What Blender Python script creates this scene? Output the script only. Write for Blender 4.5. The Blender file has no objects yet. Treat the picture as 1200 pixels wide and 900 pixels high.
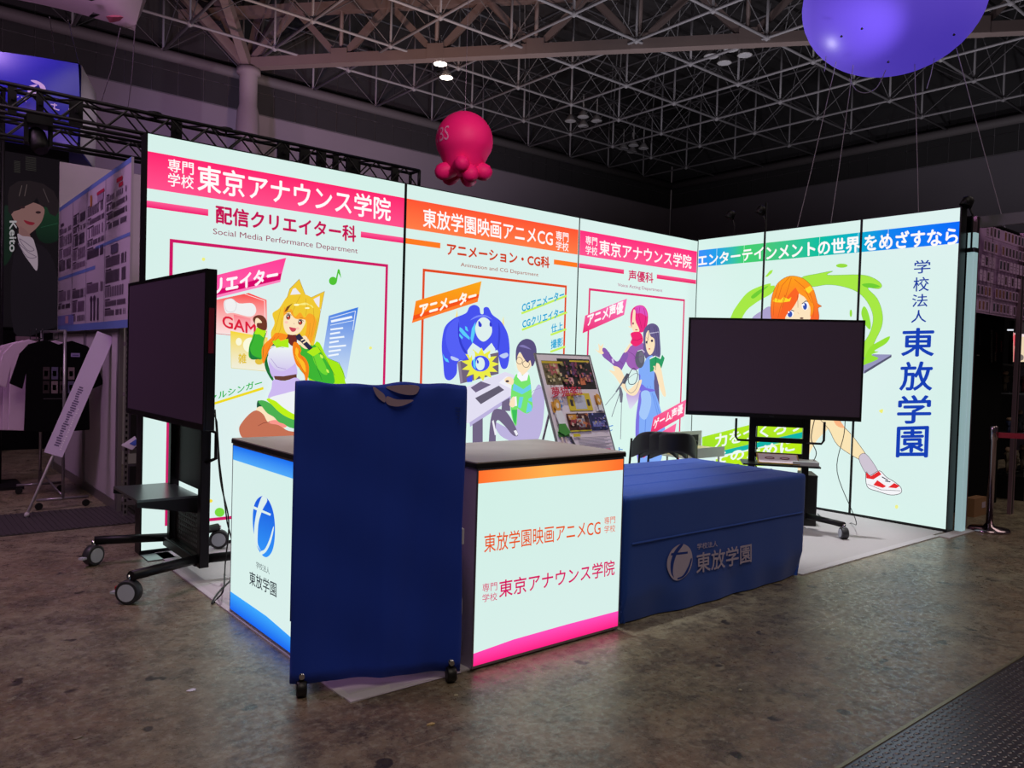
import bpy, bmesh, math, random
import numpy as np
from mathutils import Vector, Matrix
from mathutils.geometry import tessellate_polygon
scene = bpy.context.scene
COL = scene.collection
random.seed(7)
PI = math.pi

# ------------------------------------------------------------------ camera
FPX = 912.59; YAW, PIT, ROL = 0.8808, -0.028, 0.0297
CAM = np.array([-7.7337, -5.9349, 1.4568])
def cam_axes():
    f = np.array([math.cos(PIT)*math.cos(YAW), math.cos(PIT)*math.sin(YAW), math.sin(PIT)])
    r = np.array([math.sin(YAW), -math.cos(YAW), 0.0]); u = np.cross(r, f)
    c, s = math.cos(ROL), math.sin(ROL)
    return c*r+s*u, -s*r+c*u, f
CR, CU, CF = cam_axes()
cd = bpy.data.cameras.new('camera'); cd.lens = FPX/1200*36; cd.sensor_width = 36; cd.sensor_fit = 'HORIZONTAL'
cd.clip_start = 0.05; cd.clip_end = 300
cam = bpy.data.objects.new('camera', cd); COL.objects.link(cam)
cam.matrix_world = Matrix(((CR[0], CU[0], -CF[0], CAM[0]), (CR[1], CU[1], -CF[1], CAM[1]), (CR[2], CU[2], -CF[2], CAM[2]), (0, 0, 0, 1)))
scene.camera = cam
scene.view_settings.view_transform = 'Standard'; scene.view_settings.look = 'None'
scene.view_settings.exposure = 0.0; scene.view_settings.gamma = 1.0; scene.view_settings.use_curve_mapping = False

# ------------------------------------------------------------------ dim hall air light
world = bpy.data.worlds.new('hall_ambient'); scene.world = world; world.use_nodes = True
bg = world.node_tree.nodes['Background']; bg.inputs[0].default_value = (0.62, 0.50, 0.54, 1); bg.inputs[1].default_value = 0.040

def lamp(kind, name, loc, energy, color, target=None, size=1.0, spot=1.0, blend=0.6):
    d = bpy.data.lights.new(name, kind); d.energy = energy; d.color = color
    if kind == 'AREA': d.shape = 'SQUARE'; d.size = size
    elif kind == 'SPOT': d.spot_size = spot; d.spot_blend = blend; d.shadow_soft_size = size
    else: d.shadow_soft_size = size
    o = bpy.data.objects.new(name, d); COL.objects.link(o); o.location = loc
    if target is not None:
        o.rotation_euler = (Vector(target)-Vector(loc)).to_track_quat('-Z', 'Y').to_euler()
    return o
# high bay hall lighting above and behind the photographer, the coloured stage light of the stands nearby, and added fill spots
lamp('AREA', 'hall_light', (-9, -9, 13), 450, (1.0, 0.86, 0.74), (-5, -3, 0), 7)
lamp('AREA', 'hall_light', (8, -9, 13.0), 310, (1.0, 0.84, 0.74), (3, -3, 0), 7)
lamp('AREA', 'stage_light', (-9.5, 0.5, 5.5), 120, (0.95, 0.55, 0.95), (-6.2, 3, 1.2), 1.5)
lamp('SPOT', 'stage_light', (-4, 14, 3.5), 5200, (0.62, 0.42, 1.0), (8, 30.4, 9.5), 0.5, 1.0, 1.0)
lamp('SPOT', 'stage_light', (-14, 12, 3.5), 5200, (0.95, 0.62, 0.85), (-3, 30.4, 8.5), 0.5, 1.1, 1.0)
lamp('SPOT', 'stage_light', (2, 14, 4), 4500, (1.0, 0.62, 0.50), (8.5, 24, 16), 0.5, 1.3, 1.0)
for x_, y_ in ((5, 7), (15, 9), (24, 5), (13, 19)): lamp('SPOT', 'roof_fill', (x_, y_, 2.6), 1900, (0.95, 0.92, 1.0), (x_+1, y_+1, 30), 0.3, 2.5, 0.6)  # added fill: unseen upward spots that brighten the roof frame
lamp('SPOT', 'stage_light', (1.6, -3.6, 4.2), 700, (0.66, 0.55, 1.0), (3.5, 0.2, 6.6), 0.1, 0.34, 1.0)
lamp('SPOT', 'stage_light', (-1.5, 4.6, 4.6), 420, (1.0, 0.85, 0.95), (-5.2, 10, 5.4), 0.3, 0.35, 1.0)
for x_ in (-4.35, -1.45): lamp('SPOT', 'booth_fill', (x_, -1.5, 12.6), 3600, (0.97, 1.0, 0.99), (x_, -1.42, 0), 0.25, 0.31, 0.35)  # added fill from out of frame, brightens the booth carpet and table
lamp('SPOT', 'stage_light', (-8.4, 7.6, 8.8), 1300, (0.8, 0.45, 0.9), (-5.9, 9.0, 6.1), 0.2, 0.7, 1.0)
lamp('SPOT', 'stage_light', (-1.6, -0.6, 7.4), 900, (1.0, 0.62, 0.75), (0.5, 5.6, 5.5), 0.2, 0.5, 0.8)

# ------------------------------------------------------------------ helpers
def lin(c):
    return tuple((x/255/12.92 if x/255 <= 0.04045 else ((x/255+0.055)/1.055)**2.4) for x in c[:3])
def ray(x, y): return CF + CR*(x-600)/FPX - CU*(y-450)/FPX
def at(x, y, ax, v):                      # pixel of the photograph to the point of the plane axis=v it shows
    d = ray(x, y); return CAM + d*(v-CAM[ax])/d[ax]
def atd(x, y, dist): return CAM + ray(x, y)*dist
class Plane:                              # a real surface in the scene: origin O, unit axes u, v, outward normal n
    def __init__(s, O, u, v=(0, 0, 1)):
        s.O = np.array(O, float); s.u = np.array(u, float); s.u /= np.linalg.norm(s.u)
        s.v = np.array(v, float); s.v /= np.linalg.norm(s.v); s.n = np.cross(s.u, s.v)
        if s.n @ (CAM-s.O) < 0: s.n = -s.n
    def p2(s, x, y):
        r = ray(x, y); t = ((s.O-CAM) @ s.n)/(r @ s.n); P = CAM+r*t-s.O
        return np.array([P @ s.u, P @ s.v])
    def pt(s, a, b, off=0.0): return tuple(s.O+s.u*a+s.v*b+s.n*off)

MATS = {}
def nd(nt, t, **k):
    n = nt.nodes.new(t)
    for a, b in k.items(): setattr(n, a, b)
    return n
def M(name, color=(128, 128, 128), rough=0.5, metal=0.0, emit=None, es=1.0, alpha=None, trans=0.0, noise=0.0, nscale=8.0, bump=0.0, bscale=60.0, sheen=0.0, spec=0.5):
    if name in MATS: return MATS[name]
    m = bpy.data.materials.new(name); m.use_nodes = True; nt = m.node_tree; b = nt.nodes['Principled BSDF']
    c = lin(color); b.inputs['Base Color'].default_value = (*c, 1); b.inputs['Roughness'].default_value = rough
    b.inputs['Metallic'].default_value = metal; b.inputs['Specular IOR Level'].default_value = spec
    if trans: b.inputs['Transmission Weight'].default_value = trans
    if alpha is not None: b.inputs['Alpha'].default_value = alpha
    if sheen: b.inputs['Sheen Weight'].default_value = sheen
    if emit is not None:
        b.inputs['Emission Color'].default_value = (*lin(emit), 1); b.inputs['Emission Strength'].default_value = es
    if noise or bump:
        tc = nd(nt, 'ShaderNodeTexCoord')
        if noise:
            n = nd(nt, 'ShaderNodeTexNoise'); n.inputs['Scale'].default_value = nscale; n.inputs['Detail'].default_value = 6
            nt.links.new(tc.outputs['Object'], n.inputs['Vector'])
            mx = nd(nt, 'ShaderNodeMix', data_type='RGBA')
            mx.inputs[6].default_value = (*[x*(1-noise) for x in c], 1); mx.inputs[7].default_value = (*[min(1, x*(1+noise)) for x in c], 1)
            nt.links.new(n.outputs['Fac'], mx.inputs[0]); nt.links.new(mx.outputs[2], b.inputs['Base Color'])
        if bump:
            n2 = nd(nt, 'ShaderNodeTexNoise'); n2.inputs['Scale'].default_value = bscale; n2.inputs['Detail'].default_value = 4
            bp = nd(nt, 'ShaderNodeBump'); bp.inputs['Strength'].default_value = bump; bp.inputs['Distance'].default_value = 0.01
            nt.links.new(tc.outputs['Object'], n2.inputs['Vector']); nt.links.new(n2.outputs['Fac'], bp.inputs['Height']); nt.links.new(bp.outputs[0], b.inputs['Normal'])
    MATS[name] = m; return m
def print_mat(name, lit, strength=1.0, rough=0.5):     # ink colours come from the mesh; a lit print is a backlit film
    m = bpy.data.materials.new(name); m.use_nodes = True; nt = m.node_tree; b = nt.nodes['Principled BSDF']
    at_ = nd(nt, 'ShaderNodeAttribute', attribute_name='Col')
    if lit:
        b.inputs['Base Color'].default_value = (0.004, 0.004, 0.004, 1)
        nt.links.new(at_.outputs['Color'], b.inputs['Emission Color']); b.inputs['Emission Strength'].default_value = strength
        m.cycles.emission_sampling = 'NONE'; b.inputs['Specular IOR Level'].default_value = 0.12; b.inputs['Roughness'].default_value = 0.7
    else:
        nt.links.new(at_.outputs['Color'], b.inputs['Base Color']); b.inputs['Roughness'].default_value = rough
    MATS[name] = m; return m
LITP = print_mat('backlit_print', True, 1.0); PAPER = print_mat('printed_paper', False); SCREENP = print_mat('screen_picture', True, 0.9)
DIMP = print_mat('dim_screen_picture', True, 0.10)

class MB:
    def __init__(s): s.v = []; s.f = []; s.c = []; s.sm = []
    def face(s, pts, c=None, sm=False):
        i = len(s.v); s.v += [tuple(p) for p in pts]; s.f.append(tuple(range(i, i+len(pts)))); s.c.append(c); s.sm.append(sm)
    def add(s, vs, fs, c=None, sm=False):
        i = len(s.v); s.v += [tuple(p) for p in vs]
        for f in fs: s.f.append(tuple(i+k for k in f)); s.c.append(c); s.sm.append(sm)
        return s
    def box(s, x0, x1, y0, y1, z0, z1, c=None):
        return s.add([(x, y, z) for x in (x0, x1) for y in (y0, y1) for z in (z0, z1)], [(0, 1, 3, 2), (4, 6, 7, 5), (0, 4, 5, 1), (2, 3, 7, 6), (0, 2, 6, 4), (1, 5, 7, 3)], c)
    def obox(s, O, a, b, h, c=None):      # corner + three edge vectors
        O, a, b, h = [np.array(q, float) for q in (O, a, b, h)]
        return s.add([O+a*i+b*j+h*k for i in (0, 1) for j in (0, 1) for k in (0, 1)], [(0, 1, 3, 2), (4, 6, 7, 5), (0, 4, 5, 1), (2, 3, 7, 6), (0, 2, 6, 4), (1, 5, 7, 3)], c)
    def tube(s, path, r, n=8, c=None, cap=True, sm=True):
        P = [Vector(p) for p in path]; rs = r if isinstance(r, (list, tuple)) else [r]*len(P); rings = []; base = len(s.v)
        up = None
        for i, p in enumerate(P):
            t = (P[min(i+1, len(P)-1)]-P[max(i-1, 0)]).normalized()
            if up is None: up = t.orthogonal().normalized()
            up = (up-t*up.dot(t)); up = up.normalized() if up.length > 1e-6 else t.orthogonal().normalized()
            w = t.cross(up)
            for k in range(n):
                a = 2*PI*(k+0.5)/n; s.v.append(tuple(p+(up*math.cos(a)+w*math.sin(a))*rs[i]))
        for i in range(len(P)-1):
            for k in range(n):
                a = base+i*n+k; b = base+i*n+(k+1) % n; s.f.append((a, b, b+n, a+n)); s.c.append(c); s.sm.append(sm and n > 5)
        if cap:
            for q, off in ((0, 0), (1, (len(P)-1)*n)):
                f = tuple(base+off+k for k in range(n)); s.f.append(f if q else f[::-1]); s.c.append(c); s.sm.append(False)
        return s
    def lathe(s, prof, O=(0, 0, 0), ax=(0, 0, 1), n=20, c=None, sm=True):
        ax = Vector(ax).normalized(); u = ax.orthogonal().normalized(); w = ax.cross(u); O = Vector(O); base = len(s.v)
        for r, h in prof:
            for k in range(n):
                a = 2*PI*k/n; s.v.append(tuple(O+ax*h+(u*math.cos(a)+w*math.sin(a))*max(r, 1e-4)))
        for i in range(len(prof)-1):
            for k in range(n):
                a = base+i*n+k; b = base+i*n+(k+1) % n; s.f.append((a, b, b+n, a+n)); s.c.append(c); s.sm.append(sm)
        for q, off in ((0, 0), (1, (len(prof)-1)*n)):
            f = tuple(base+off+k for k in range(n)); s.f.append(f if q else f[::-1]); s.c.append(c); s.sm.append(False)
        return s
    def prism(s, pl, poly, o0, o1, c=None):  # polygon in plane coordinates extruded along the normal
        n = len(poly); A = [pl.pt(a, b, o1) for a, b in poly]; B = [pl.pt(a, b, o0) for a, b in poly]
        tr = tessellate_polygon([[Vector((a, b, 0)) for a, b in poly]])
        return s.add(A+B, [tuple(t) for t in tr]+[tuple(n+k for k in t[::-1]) for t in tr]+[(i, (i+1) % n, n+(i+1) % n, n+i) for i in range(n)], c)
    def build(s, name, mat, parent=None, bevel=0.0, label=None, kind=None):
        me = bpy.data.meshes.new(name); me.from_pydata(s.v, [], s.f); me.update()
        if any(c is not None for c in s.c):
            ca = me.color_attributes.new('Col', 'FLOAT_COLOR', 'CORNER'); arr = []
            for f, c in zip(s.f, s.c):
                if c is None: c = (0.5, 0.5, 0.5)
                if isinstance(c[0], (tuple, list)): arr += [x for q in c for x in (*q, 1.0)]
                else: arr += [*c, 1.0]*len(f)
            ca.data.foreach_set('color', arr)
        me.polygons.foreach_set('use_smooth', s.sm)
        me.materials.append(mat)
        bm = bmesh.new(); bm.from_mesh(me); bmesh.ops.recalc_face_normals(bm, faces=bm.faces) if not any(c is not None for c in s.c) else None; bm.to_mesh(me); bm.free()
        o = bpy.data.objects.new(name, me); COL.objects.link(o)
        if parent is not None:
            o.parent = parent; o.matrix_parent_inverse = Matrix.Translation(-Vector(parent.location)) if parent.parent is None and parent.type == 'EMPTY' else Matrix()
        if bevel:
            b = o.modifiers.new('bevel', 'BEVEL'); b.width = bevel; b.segments = 2; b.limit_method = 'ANGLE'; b.angle_limit = 0.6
        if label: o['label'] = label
        if kind: o['kind'] = kind
        return o
def thing(name, label, cat, loc=(0, 0, 0), group=None, kind=None):
    o = bpy.data.objects.new(name, None); COL.objects.link(o); o.location = tuple(float(q) for q in loc); o.empty_display_size = 0.1
    if kind: o['kind'] = kind
    if label: o['label'] = label
    if cat: o['category'] = cat
    if group: o['group'] = group
    return o
def tag(o, label, cat, group=None):
    o['label'] = label; o['category'] = cat
    if group: o['group'] = group
    return o
def box(name, mat, parent, x0, x1, y0, y1, z0, z1, bevel=0.0, **k): return MB().box(x0, x1, y0, y1, z0, z1).build(name, mat, parent, bevel, **k)
def tube(name, mat, parent, path, r, n=8, **k): return MB().tube(path, r, n).build(name, mat, parent, **k)
def copy_tree(o, dx=0, dy=0, dz=0, label=None, parent=None):
    c = o.copy(); COL.objects.link(c)
    if parent is not None: c.parent = parent
    else: c.location = o.location+Vector((dx, dy, dz))
    if label: c['label'] = label
    for ch in o.children: copy_tree(ch, parent=c)
    return c

# ---- flat print: polygons and lettering laid on a plane
def smooth(pts, n=4):
    P = [np.array(p, float) for p in pts]; m = len(P); out = []
    for i in range(m):
        a, b, c, d = P[i-1], P[i], P[(i+1) % m], P[(i+2) % m]
        for k in range(n):
            t = k/n; out.append(0.5*((2*b)+(c-a)*t+(2*a-5*b+4*c-d)*t*t+(3*b-a-3*c+d)*t**3))
    return out
class Print:
    def __init__(s, pl, clip=None, step=0.00035, base=0.0012): s.pl = pl; s.mb = MB(); s.k = 0; s.clip = clip; s.step = step; s.base = base
    def tri(s, P, cols):
        pts = list(zip(P, cols))
        if s.clip:
            for lim, sg in ((s.clip[0], 1), (s.clip[1], -1)):
                out = []
                for i in range(len(pts)):
                    (p, c), (q, d) = pts[i], pts[(i+1) % len(pts)]
                    a, b = (p[0]-lim)*sg, (q[0]-lim)*sg
                    if a >= 0: out.append((p, c))
                    if (a >= 0) != (b >= 0):
                        t = a/(a-b); out.append((p+(q-p)*t, tuple(x+(y-x)*t for x, y in zip(c, d))))
                pts = out
                if len(pts) < 3: return
        s.mb.face([s.pl.pt(p[0], p[1], s.base+s.k*s.step) for p, c in pts], tuple(c for p, c in pts))
    def poly2(s, P, color):               # P in plane coordinates; colour or (top, bottom) gradient
        P = [np.array(p, float) for p in P]
        if isinstance(color[0], (tuple, list)):
            ys = [p[1] for p in P]; lo, hi = min(ys), max(ys)+1e-9; a, b = lin(color[0]), lin(color[1])
            cols = [tuple(y*(p[1]-lo)/(hi-lo)+x*(1-(p[1]-lo)/(hi-lo)) for x, y in zip(b, a)) for p in P]
        else: cols = [lin(color)]*len(P)
        for t in tessellate_polygon([[Vector((p[0], p[1], 0)) for p in P]]):
            s.tri([P[i] for i in t], [cols[i] for i in t])
        s.k += 1
    def rect(s, a0, a1, b0, b1, color): s.poly2([(a0, b0), (a1, b0), (a1, b1), (a0, b1)], color)
    def frame(s, a0, a1, b0, b1, w, color):
        for r in ((a0, a1, b1-w, b1), (a0, a1, b0, b0+w), (a0, a0+w, b0+w, b1-w), (a1-w, a1, b0+w, b1-w)): s.rect(*r, color); s.k -= 1
        s.k += 1
    def art(s, ox, oy, k, items):
        f = lambda p: s.pl.p2(ox+p[0]/k, oy+p[1]/k)
        for it in items:
            kd, col, data = it[:3]
            if kd == 'p': s.poly2([f(p) for p in data], col)
            elif kd == 's': s.poly2([f(p) for p in smooth(data)], col)
            elif kd == 'e':               # ellipses x, y, rx, ry
                for (x, y, a, b) in data: s.poly2([f((x+a*math.cos(t*PI/10), y+b*math.sin(t*PI/10))) for t in range(20)], col); s.k -= 1
                s.k += 1
            elif kd in ('l', 'r'):        # stroke of a width; r closes and smooths it
                w = it[3]/2; pts = [np.array(p, float) for p in (smooth(data) if kd == 'r' else data)]
                if kd == 'r': pts.append(pts[0])
                for p, q in zip(pts[:-1], pts[1:]):
                    d = q-p; L = np.hypot(*d)
                    if L < 1e-6: continue
                    d /= L; nn = np.array([-d[1], d[0]])*w; s.poly2([f(p-d*w*0.5+nn), f(q+d*w*0.5+nn), f(q+d*w*0.5-nn), f(p-d*w*0.5-nn)], col); s.k -= 1
                s.k += 1
    def text(s, ox, oy, k, body, tl, tr, bl, color, bold=0.0, sheet=False):
        f = lambda p: s.pl.p2(ox+p[0]/k, oy+p[1]/k)
        A, B, Cc = (f(tl), f(tr), f(bl)) if not sheet else [np.array(q, float) for q in (tl, tr, bl)]
        vs, fs, (x0, x1, y0, y1) = glyphs(body)
        U = (B-A)/(x1-x0); V = (A-Cc)/(y1-y0); c = lin(color)
        sh = [(0, 0)] if not bold else [(bold, 0), (-bold, 0), (0, bold), (0, -bold)]
        for dx, dy in sh:
            for fc in fs: s.tri([A+U*(vs[i][0]-x0+dx)+V*(vs[i][1]-y1+dy) for i in fc], [c]*len(fc))
            s.k += 0.5
        s.k += 1
    def flush(s, name, parent, mat=None, label=None):
        if not s.mb.f: return None
        o = s.mb.build(name, mat or LITP, parent, label=label); s.mb = MB(); return o
GC = {}
def glyphs(body):
    if body in GC: return GC[body]
    c = bpy.data.curves.new('lettering', 'FONT'); c.body = body; c.resolution_u = 3
    o = bpy.data.objects.new('lettering', c); COL.objects.link(o)
    m = o.evaluated_get(bpy.context.evaluated_depsgraph_get()).to_mesh()
    vs = [(v.co.x, v.co.y) for v in m.vertices]; fs = [tuple(p.vertices) for p in m.polygons]
    bpy.data.objects.remove(o); bpy.data.curves.remove(c)
    xs = [v[0] for v in vs]; ys = [v[1] for v in vs]
    GC[body] = (vs, fs, (min(xs), max(xs), min(ys), max(ys))); return GC[body]
# ------------------------------------------------------------------ floor
def floor_mat():
    m = bpy.data.materials.new('worn_concrete'); m.use_nodes = True; nt = m.node_tree; b = nt.nodes['Principled BSDF']; L = nt.links.new
    tc = nd(nt, 'ShaderNodeTexCoord')
    def noise(sc, det=8, rough=0.6, vec=None):
        n = nd(nt, 'ShaderNodeTexNoise'); n.inputs['Scale'].default_value = sc; n.inputs['Detail'].default_value = det; n.inputs['Roughness'].default_value = rough
        L(vec or tc.outputs['Object'], n.inputs['Vector']); return n.outputs['Fac']
    def ramp(src, a, b_, ca=(0, 0, 0), cb=(1, 1, 1)):
        r = nd(nt, 'ShaderNodeValToRGB'); r.color_ramp.elements[0].position = a; r.color_ramp.elements[1].position = b_
        r.color_ramp.elements[0].color = (*ca, 1); r.color_ramp.elements[1].color = (*cb, 1); L(src, r.inputs[0]); return r.outputs[0]
    def mix(f, a, c2, mode='MIX'):
        x = nd(nt, 'ShaderNodeMix', data_type='RGBA', blend_type=mode)
        for sk, v in ((0, f), (6, a), (7, c2)):
            if isinstance(v, (float, int)): x.inputs[sk].default_value = v
            elif isinstance(v, tuple): x.inputs[sk].default_value = (*v, 1)
            else: L(v, x.inputs[sk])
        return x.outputs[2]
    base = mix(ramp(noise(0.8, 10, 0.65), 0.35, 0.68), lin((128, 104, 82)), lin((156, 149, 124)))
    base = mix(ramp(noise(4.5, 12, 0.75), 0.42, 0.62), base, lin((88, 76, 62)))
    base = mix(ramp(noise(24, 12, 0.8), 0.49, 0.62, (0, 0, 0), (0.5, 0.5, 0.5)), base, lin((176, 172, 152)))
    base = mix(ramp(noise(11, 13, 0.8), 0.37, 0.47, (0.75, 0.75, 0.75), (0, 0, 0)), base, lin((62, 52, 42)))
    # dark stains
    v = nd(nt, 'ShaderNodeTexVoronoi'); v.inputs['Scale'].default_value = 4.0; v.inputs['Randomness'].default_value = 1.0
    nz = nd(nt, 'ShaderNodeTexNoise'); nz.inputs['Scale'].default_value = 9; L(tc.outputs['Object'], nz.inputs['Vector'])
    mv = nd(nt, 'ShaderNodeVectorMath', operation='MULTIPLY_ADD'); L(nz.outputs['Color'], mv.inputs[0]); mv.inputs[1].default_value = (0.16, 0.16, 0.0); L(tc.outputs['Object'], mv.inputs[2])
    L(mv.outputs[0], v.inputs['Vector'])
    base = mix(ramp(v.outputs['Distance'], 0.10, 0.14, (0.85, 0.85, 0.85), (0, 0, 0)), base, lin((40, 33, 27)))
    # scratches: stretched noise in two directions
    for rot, sc, pos in ((0.5, (0.5, 30, 1), 0.70), (-0.35, (0.4, 22, 1), 0.71)):
        mp = nd(nt, 'ShaderNodeMapping'); mp.inputs['Rotation'].default_value = (0, 0, rot); mp.inputs['Scale'].default_value = sc; L(tc.outputs['Object'], mp.inputs['Vector'])
        base = mix(ramp(noise(1.6, 3, 0.5, mp.outputs[0]), pos, pos+0.05, (0, 0, 0), (0.5, 0.5, 0.5)), base, lin((200, 186, 155)))
    L(base, b.inputs['Base Color'])
    L(mix(0.5, ramp(noise(3, 10, 0.8), 0.3, 0.7, (0.22,)*3, (0.42,)*3), ramp(noise(30, 10, 0.8), 0.44, 0.56, (0.22,)*3, (0.7,)*3)), b.inputs['Roughness'])
    b.inputs['Specular IOR Level'].default_value = 0.9
    bp = nd(nt, 'ShaderNodeBump'); bp.inputs['Strength'].default_value = 0.5; bp.inputs['Distance'].default_value = 0.0015
    L(noise(60, 12, 0.75), bp.inputs['Height']); L(bp.outputs[0], b.inputs['Normal'])
    return m
box('floor', floor_mat(), None, -16, 37, -9, 31, -0.2, 0, kind='structure')
carpet = M('grey_needle_carpet', (196, 190, 194), 0.95, noise=0.06, nscale=90, bump=0.3, bscale=400)
ct = thing('carpet', 'pale grey booth carpet with white taped edges under the whole stand', 'carpet', (-3, -1.5, 0))
box('pile', carpet, ct, -6.14, -0.048, -2.97, -0.008, 0.0002, 0.006)
tape = M('white_edge_tape', (205, 198, 204), 0.6)
box('pile', carpet, ct, -0.3, 0.3, -3.09, -3.0, 0.0002, 0.006)
for r in ((-6.165, -4.6, -3.03, -2.965), (-4.6, -2.6, -2.99, -2.965), (-2.6, -0.3, -3.03, -2.965), (-6.17, -6.135, -2.965, -0.3), (-0.3, 0.3, -3.12, -3.09)): box('edge_tape', tape, ct, *r, 0.0002, 0.0075)
# grooved mat behind the left display and chequer plate at the front right
rub = M('dark_cable_cover', (66, 60, 64), 0.55, noise=0.15)
mt = thing('ribbed_floor_mat', 'dark ribbed walkway mat beside the merchandise stall at the left edge', 'mat', (-7.5, 1.6, 0))
MB().box(-9.2, -5.2, 1.12, 2.0, 0.0, 0.008).build('mat_base', rub, mt)
g = MB()
for i in range(96): g.box(-9.2+i*0.0415, -9.18+i*0.0415, 1.13, 1.99, 0.008, 0.013)
g.build('rib', rub, mt, kind='stuff')
stl = M('chequer_steel', (120, 114, 118), 0.30, 0.85, noise=0.25, nscale=5)
cp = thing('chequer_plate', 'dark steel chequer plate cable cover in the bottom right corner', 'floor plate', (-4, -5.2, 0))
for x0, x1 in ((-6.2, -4.02), (-4.015, -2.2), (-2.195, 0.4)): box('plate', stl, cp, x0, x1, -5.9, -4.56, 0, 0.006)
g = MB()
def tread(x, y, a, s=0.013):
    c, q = math.cos(a)*s, math.sin(a)*s; w = 0.28
    g.add([(x-c, y-q, 0.006), (x+q*w, y-c*w, 0.006), (x+c, y+q, 0.006), (x-q*w, y+c*w, 0.006), (x-c*.4, y-q*.4, 0.0098), (x+c*.4, y+q*.4, 0.0098)], [(0, 1, 5, 4), (1, 2, 5), (2, 3, 4, 5), (3, 0, 4)])
for i in range(104):
    for j in range(44): tread(-5.15+i*0.0265, -5.72+j*0.0265, PI/4 if (i+j) % 2 else -PI/4)
g.build('tread', stl, cp, kind='stuff')
box('edge_strip', M('bright_edge', (170, 160, 130), 0.4, 0.8), cp, -6.2, 0.4, -4.56, -4.545, 0, 0.010)

# ------------------------------------------------------------------ hall shell
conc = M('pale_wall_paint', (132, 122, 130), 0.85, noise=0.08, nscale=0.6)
dpan = M('dark_acoustic_panel', (44, 42, 44), 0.9, noise=0.15, nscale=2)
seam = M('panel_seam', (96, 92, 96), 0.8)
steel = M('painted_truss_steel', (116, 100, 97), 0.6, 0.0, noise=0.12, nscale=1.5)
steel2 = M('painted_frame_steel', (132, 128, 132), 0.6, noise=0.1, nscale=1.0)
roofm = M('dark_roof_deck', (52, 48, 50), 0.9, noise=0.2, nscale=0.7)
wb = thing('wall_back', None, None, (10, 30.4, 0), kind='structure')
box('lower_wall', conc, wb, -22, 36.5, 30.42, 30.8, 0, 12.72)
box('upper_backing', seam, wb, -22, 36.5, 30.45, 30.8, 12.72, 20.5)
g = MB()
for j in range(3):
    z0 = 12.76+j*1.0
    for i in range(52):
        x0 = -20.2+i*1.09
        if i < 200: MB().box(x0+0.02, x0+1.07, 30.40, 30.44, z0+0.02, z0+0.98).build('wall_panel', dpan, wb)
box('upper_panel', dpan, wb, -22, 36.5, 30.40, 30.44, 15.78, 20.5)
wr = thing('wall_right', None, None, (36.5, 10, 0), kind='structure')
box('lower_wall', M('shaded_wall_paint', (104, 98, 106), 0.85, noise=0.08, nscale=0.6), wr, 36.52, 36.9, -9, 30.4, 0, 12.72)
box('upper_backing', seam, wr, 36.55, 36.9, -9, 30.4, 12.72, 20.5)
for j in range(3):
    for i in range(36):
        y0 = 29.2-i*1.09
        MB().box(36.50, 36.54, y0+0.02, y0+1.07, 12.78+j, 13.74+j).build('wall_panel', dpan, wr)
box('upper_panel', dpan, wr, 36.50, 36.54, -9, 30.4, 15.78, 20.5)
duct = M('dark_duct', (92, 86, 88), 0.7)
tube('trim_1', duct, None, [(-22, 30.0, 14.25), (36.3, 30.0, 14.25)], 0.24, 12, kind='structure')
tube('trim_2', duct, None, [(36.1, 30.2, 14.25), (36.1, -9, 14.25)], 0.24, 12, kind='structure')
g = MB()
for k in range(14): g.box(-2+k*2.9, -1.8+k*2.9, 29.6, 30.4, 14.5, 14.7)
# ceiling: deck and double-layer space frame
ce = thing('ceiling', None, None, (12, 8, 14), kind='structure')
box('roof_deck', roofm, ce, -22, 37, -9, 31, 20.3, 20.6)
GX = [36.3-3.44*k for k in range(1, 16)]; GY = [29.9-3.65*k for k in range(0, 11)]; ZL, ZU = 14.35, 17.0
for x in GX:
    for z, r, mm in ((ZL, 0.058, steel2), (ZU, 0.05, M('dark_frame_steel', (84, 80, 84), 0.6))): tube('chord', mm, ce, [(x, 30.3, z), (x, -7, z)], r, 6)
for y in GY:
    for z, r, mm in ((ZL, 0.058, steel2), (ZU, 0.05, M('dark_frame_steel', (84, 80, 84), 0.6))): tube('chord', mm, ce, [(36.3, y, z), (-16, y, z)], r, 6)
for x in GX:
    for y in GY: tube('post', steel2, ce, [(x, y, ZL), (x, y, ZU)], 0.05, 6)
g = MB()
for i, x in enumerate(GX):
    for j, y in enumerate(GY):
        if x > -3:
            g.tube([(x, y, ZL), (x-3.44, y, ZU)], 0.02, 4); g.tube([(x-3.44, y, ZL), (x, y, ZU)], 0.02, 4)
            g.tube([(x, y, ZL), (x, y-3.65, ZU)], 0.02, 4); g.tube([(x, y-3.65, ZL), (x, y, ZU)], 0.02, 4)
            g.tube([(x, y, ZU), (x-1.72, y-1.82, 20.2)], 0.03, 4)
g.build('diagonal', M('dark_frame_steel', (84, 80, 84), 0.6), ce, kind='stuff')
g = MB()
for k in range(28): g.box(-21, 36.5, -8.5+k*1.4, -8.44+k*1.4, 20.1, 20.3)
g.build('deck_rib', roofm, ce, kind='stuff')
g = MB()
for x in GX[:12]:
    for y in GY: g.lathe([(0.02, -0.13), (0.13, -0.06), (0.14, 0.06), (0.02, 0.13)], (x, y, ZL), n=8)
g.build('node_joint', steel2, ce, kind='stuff')
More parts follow.
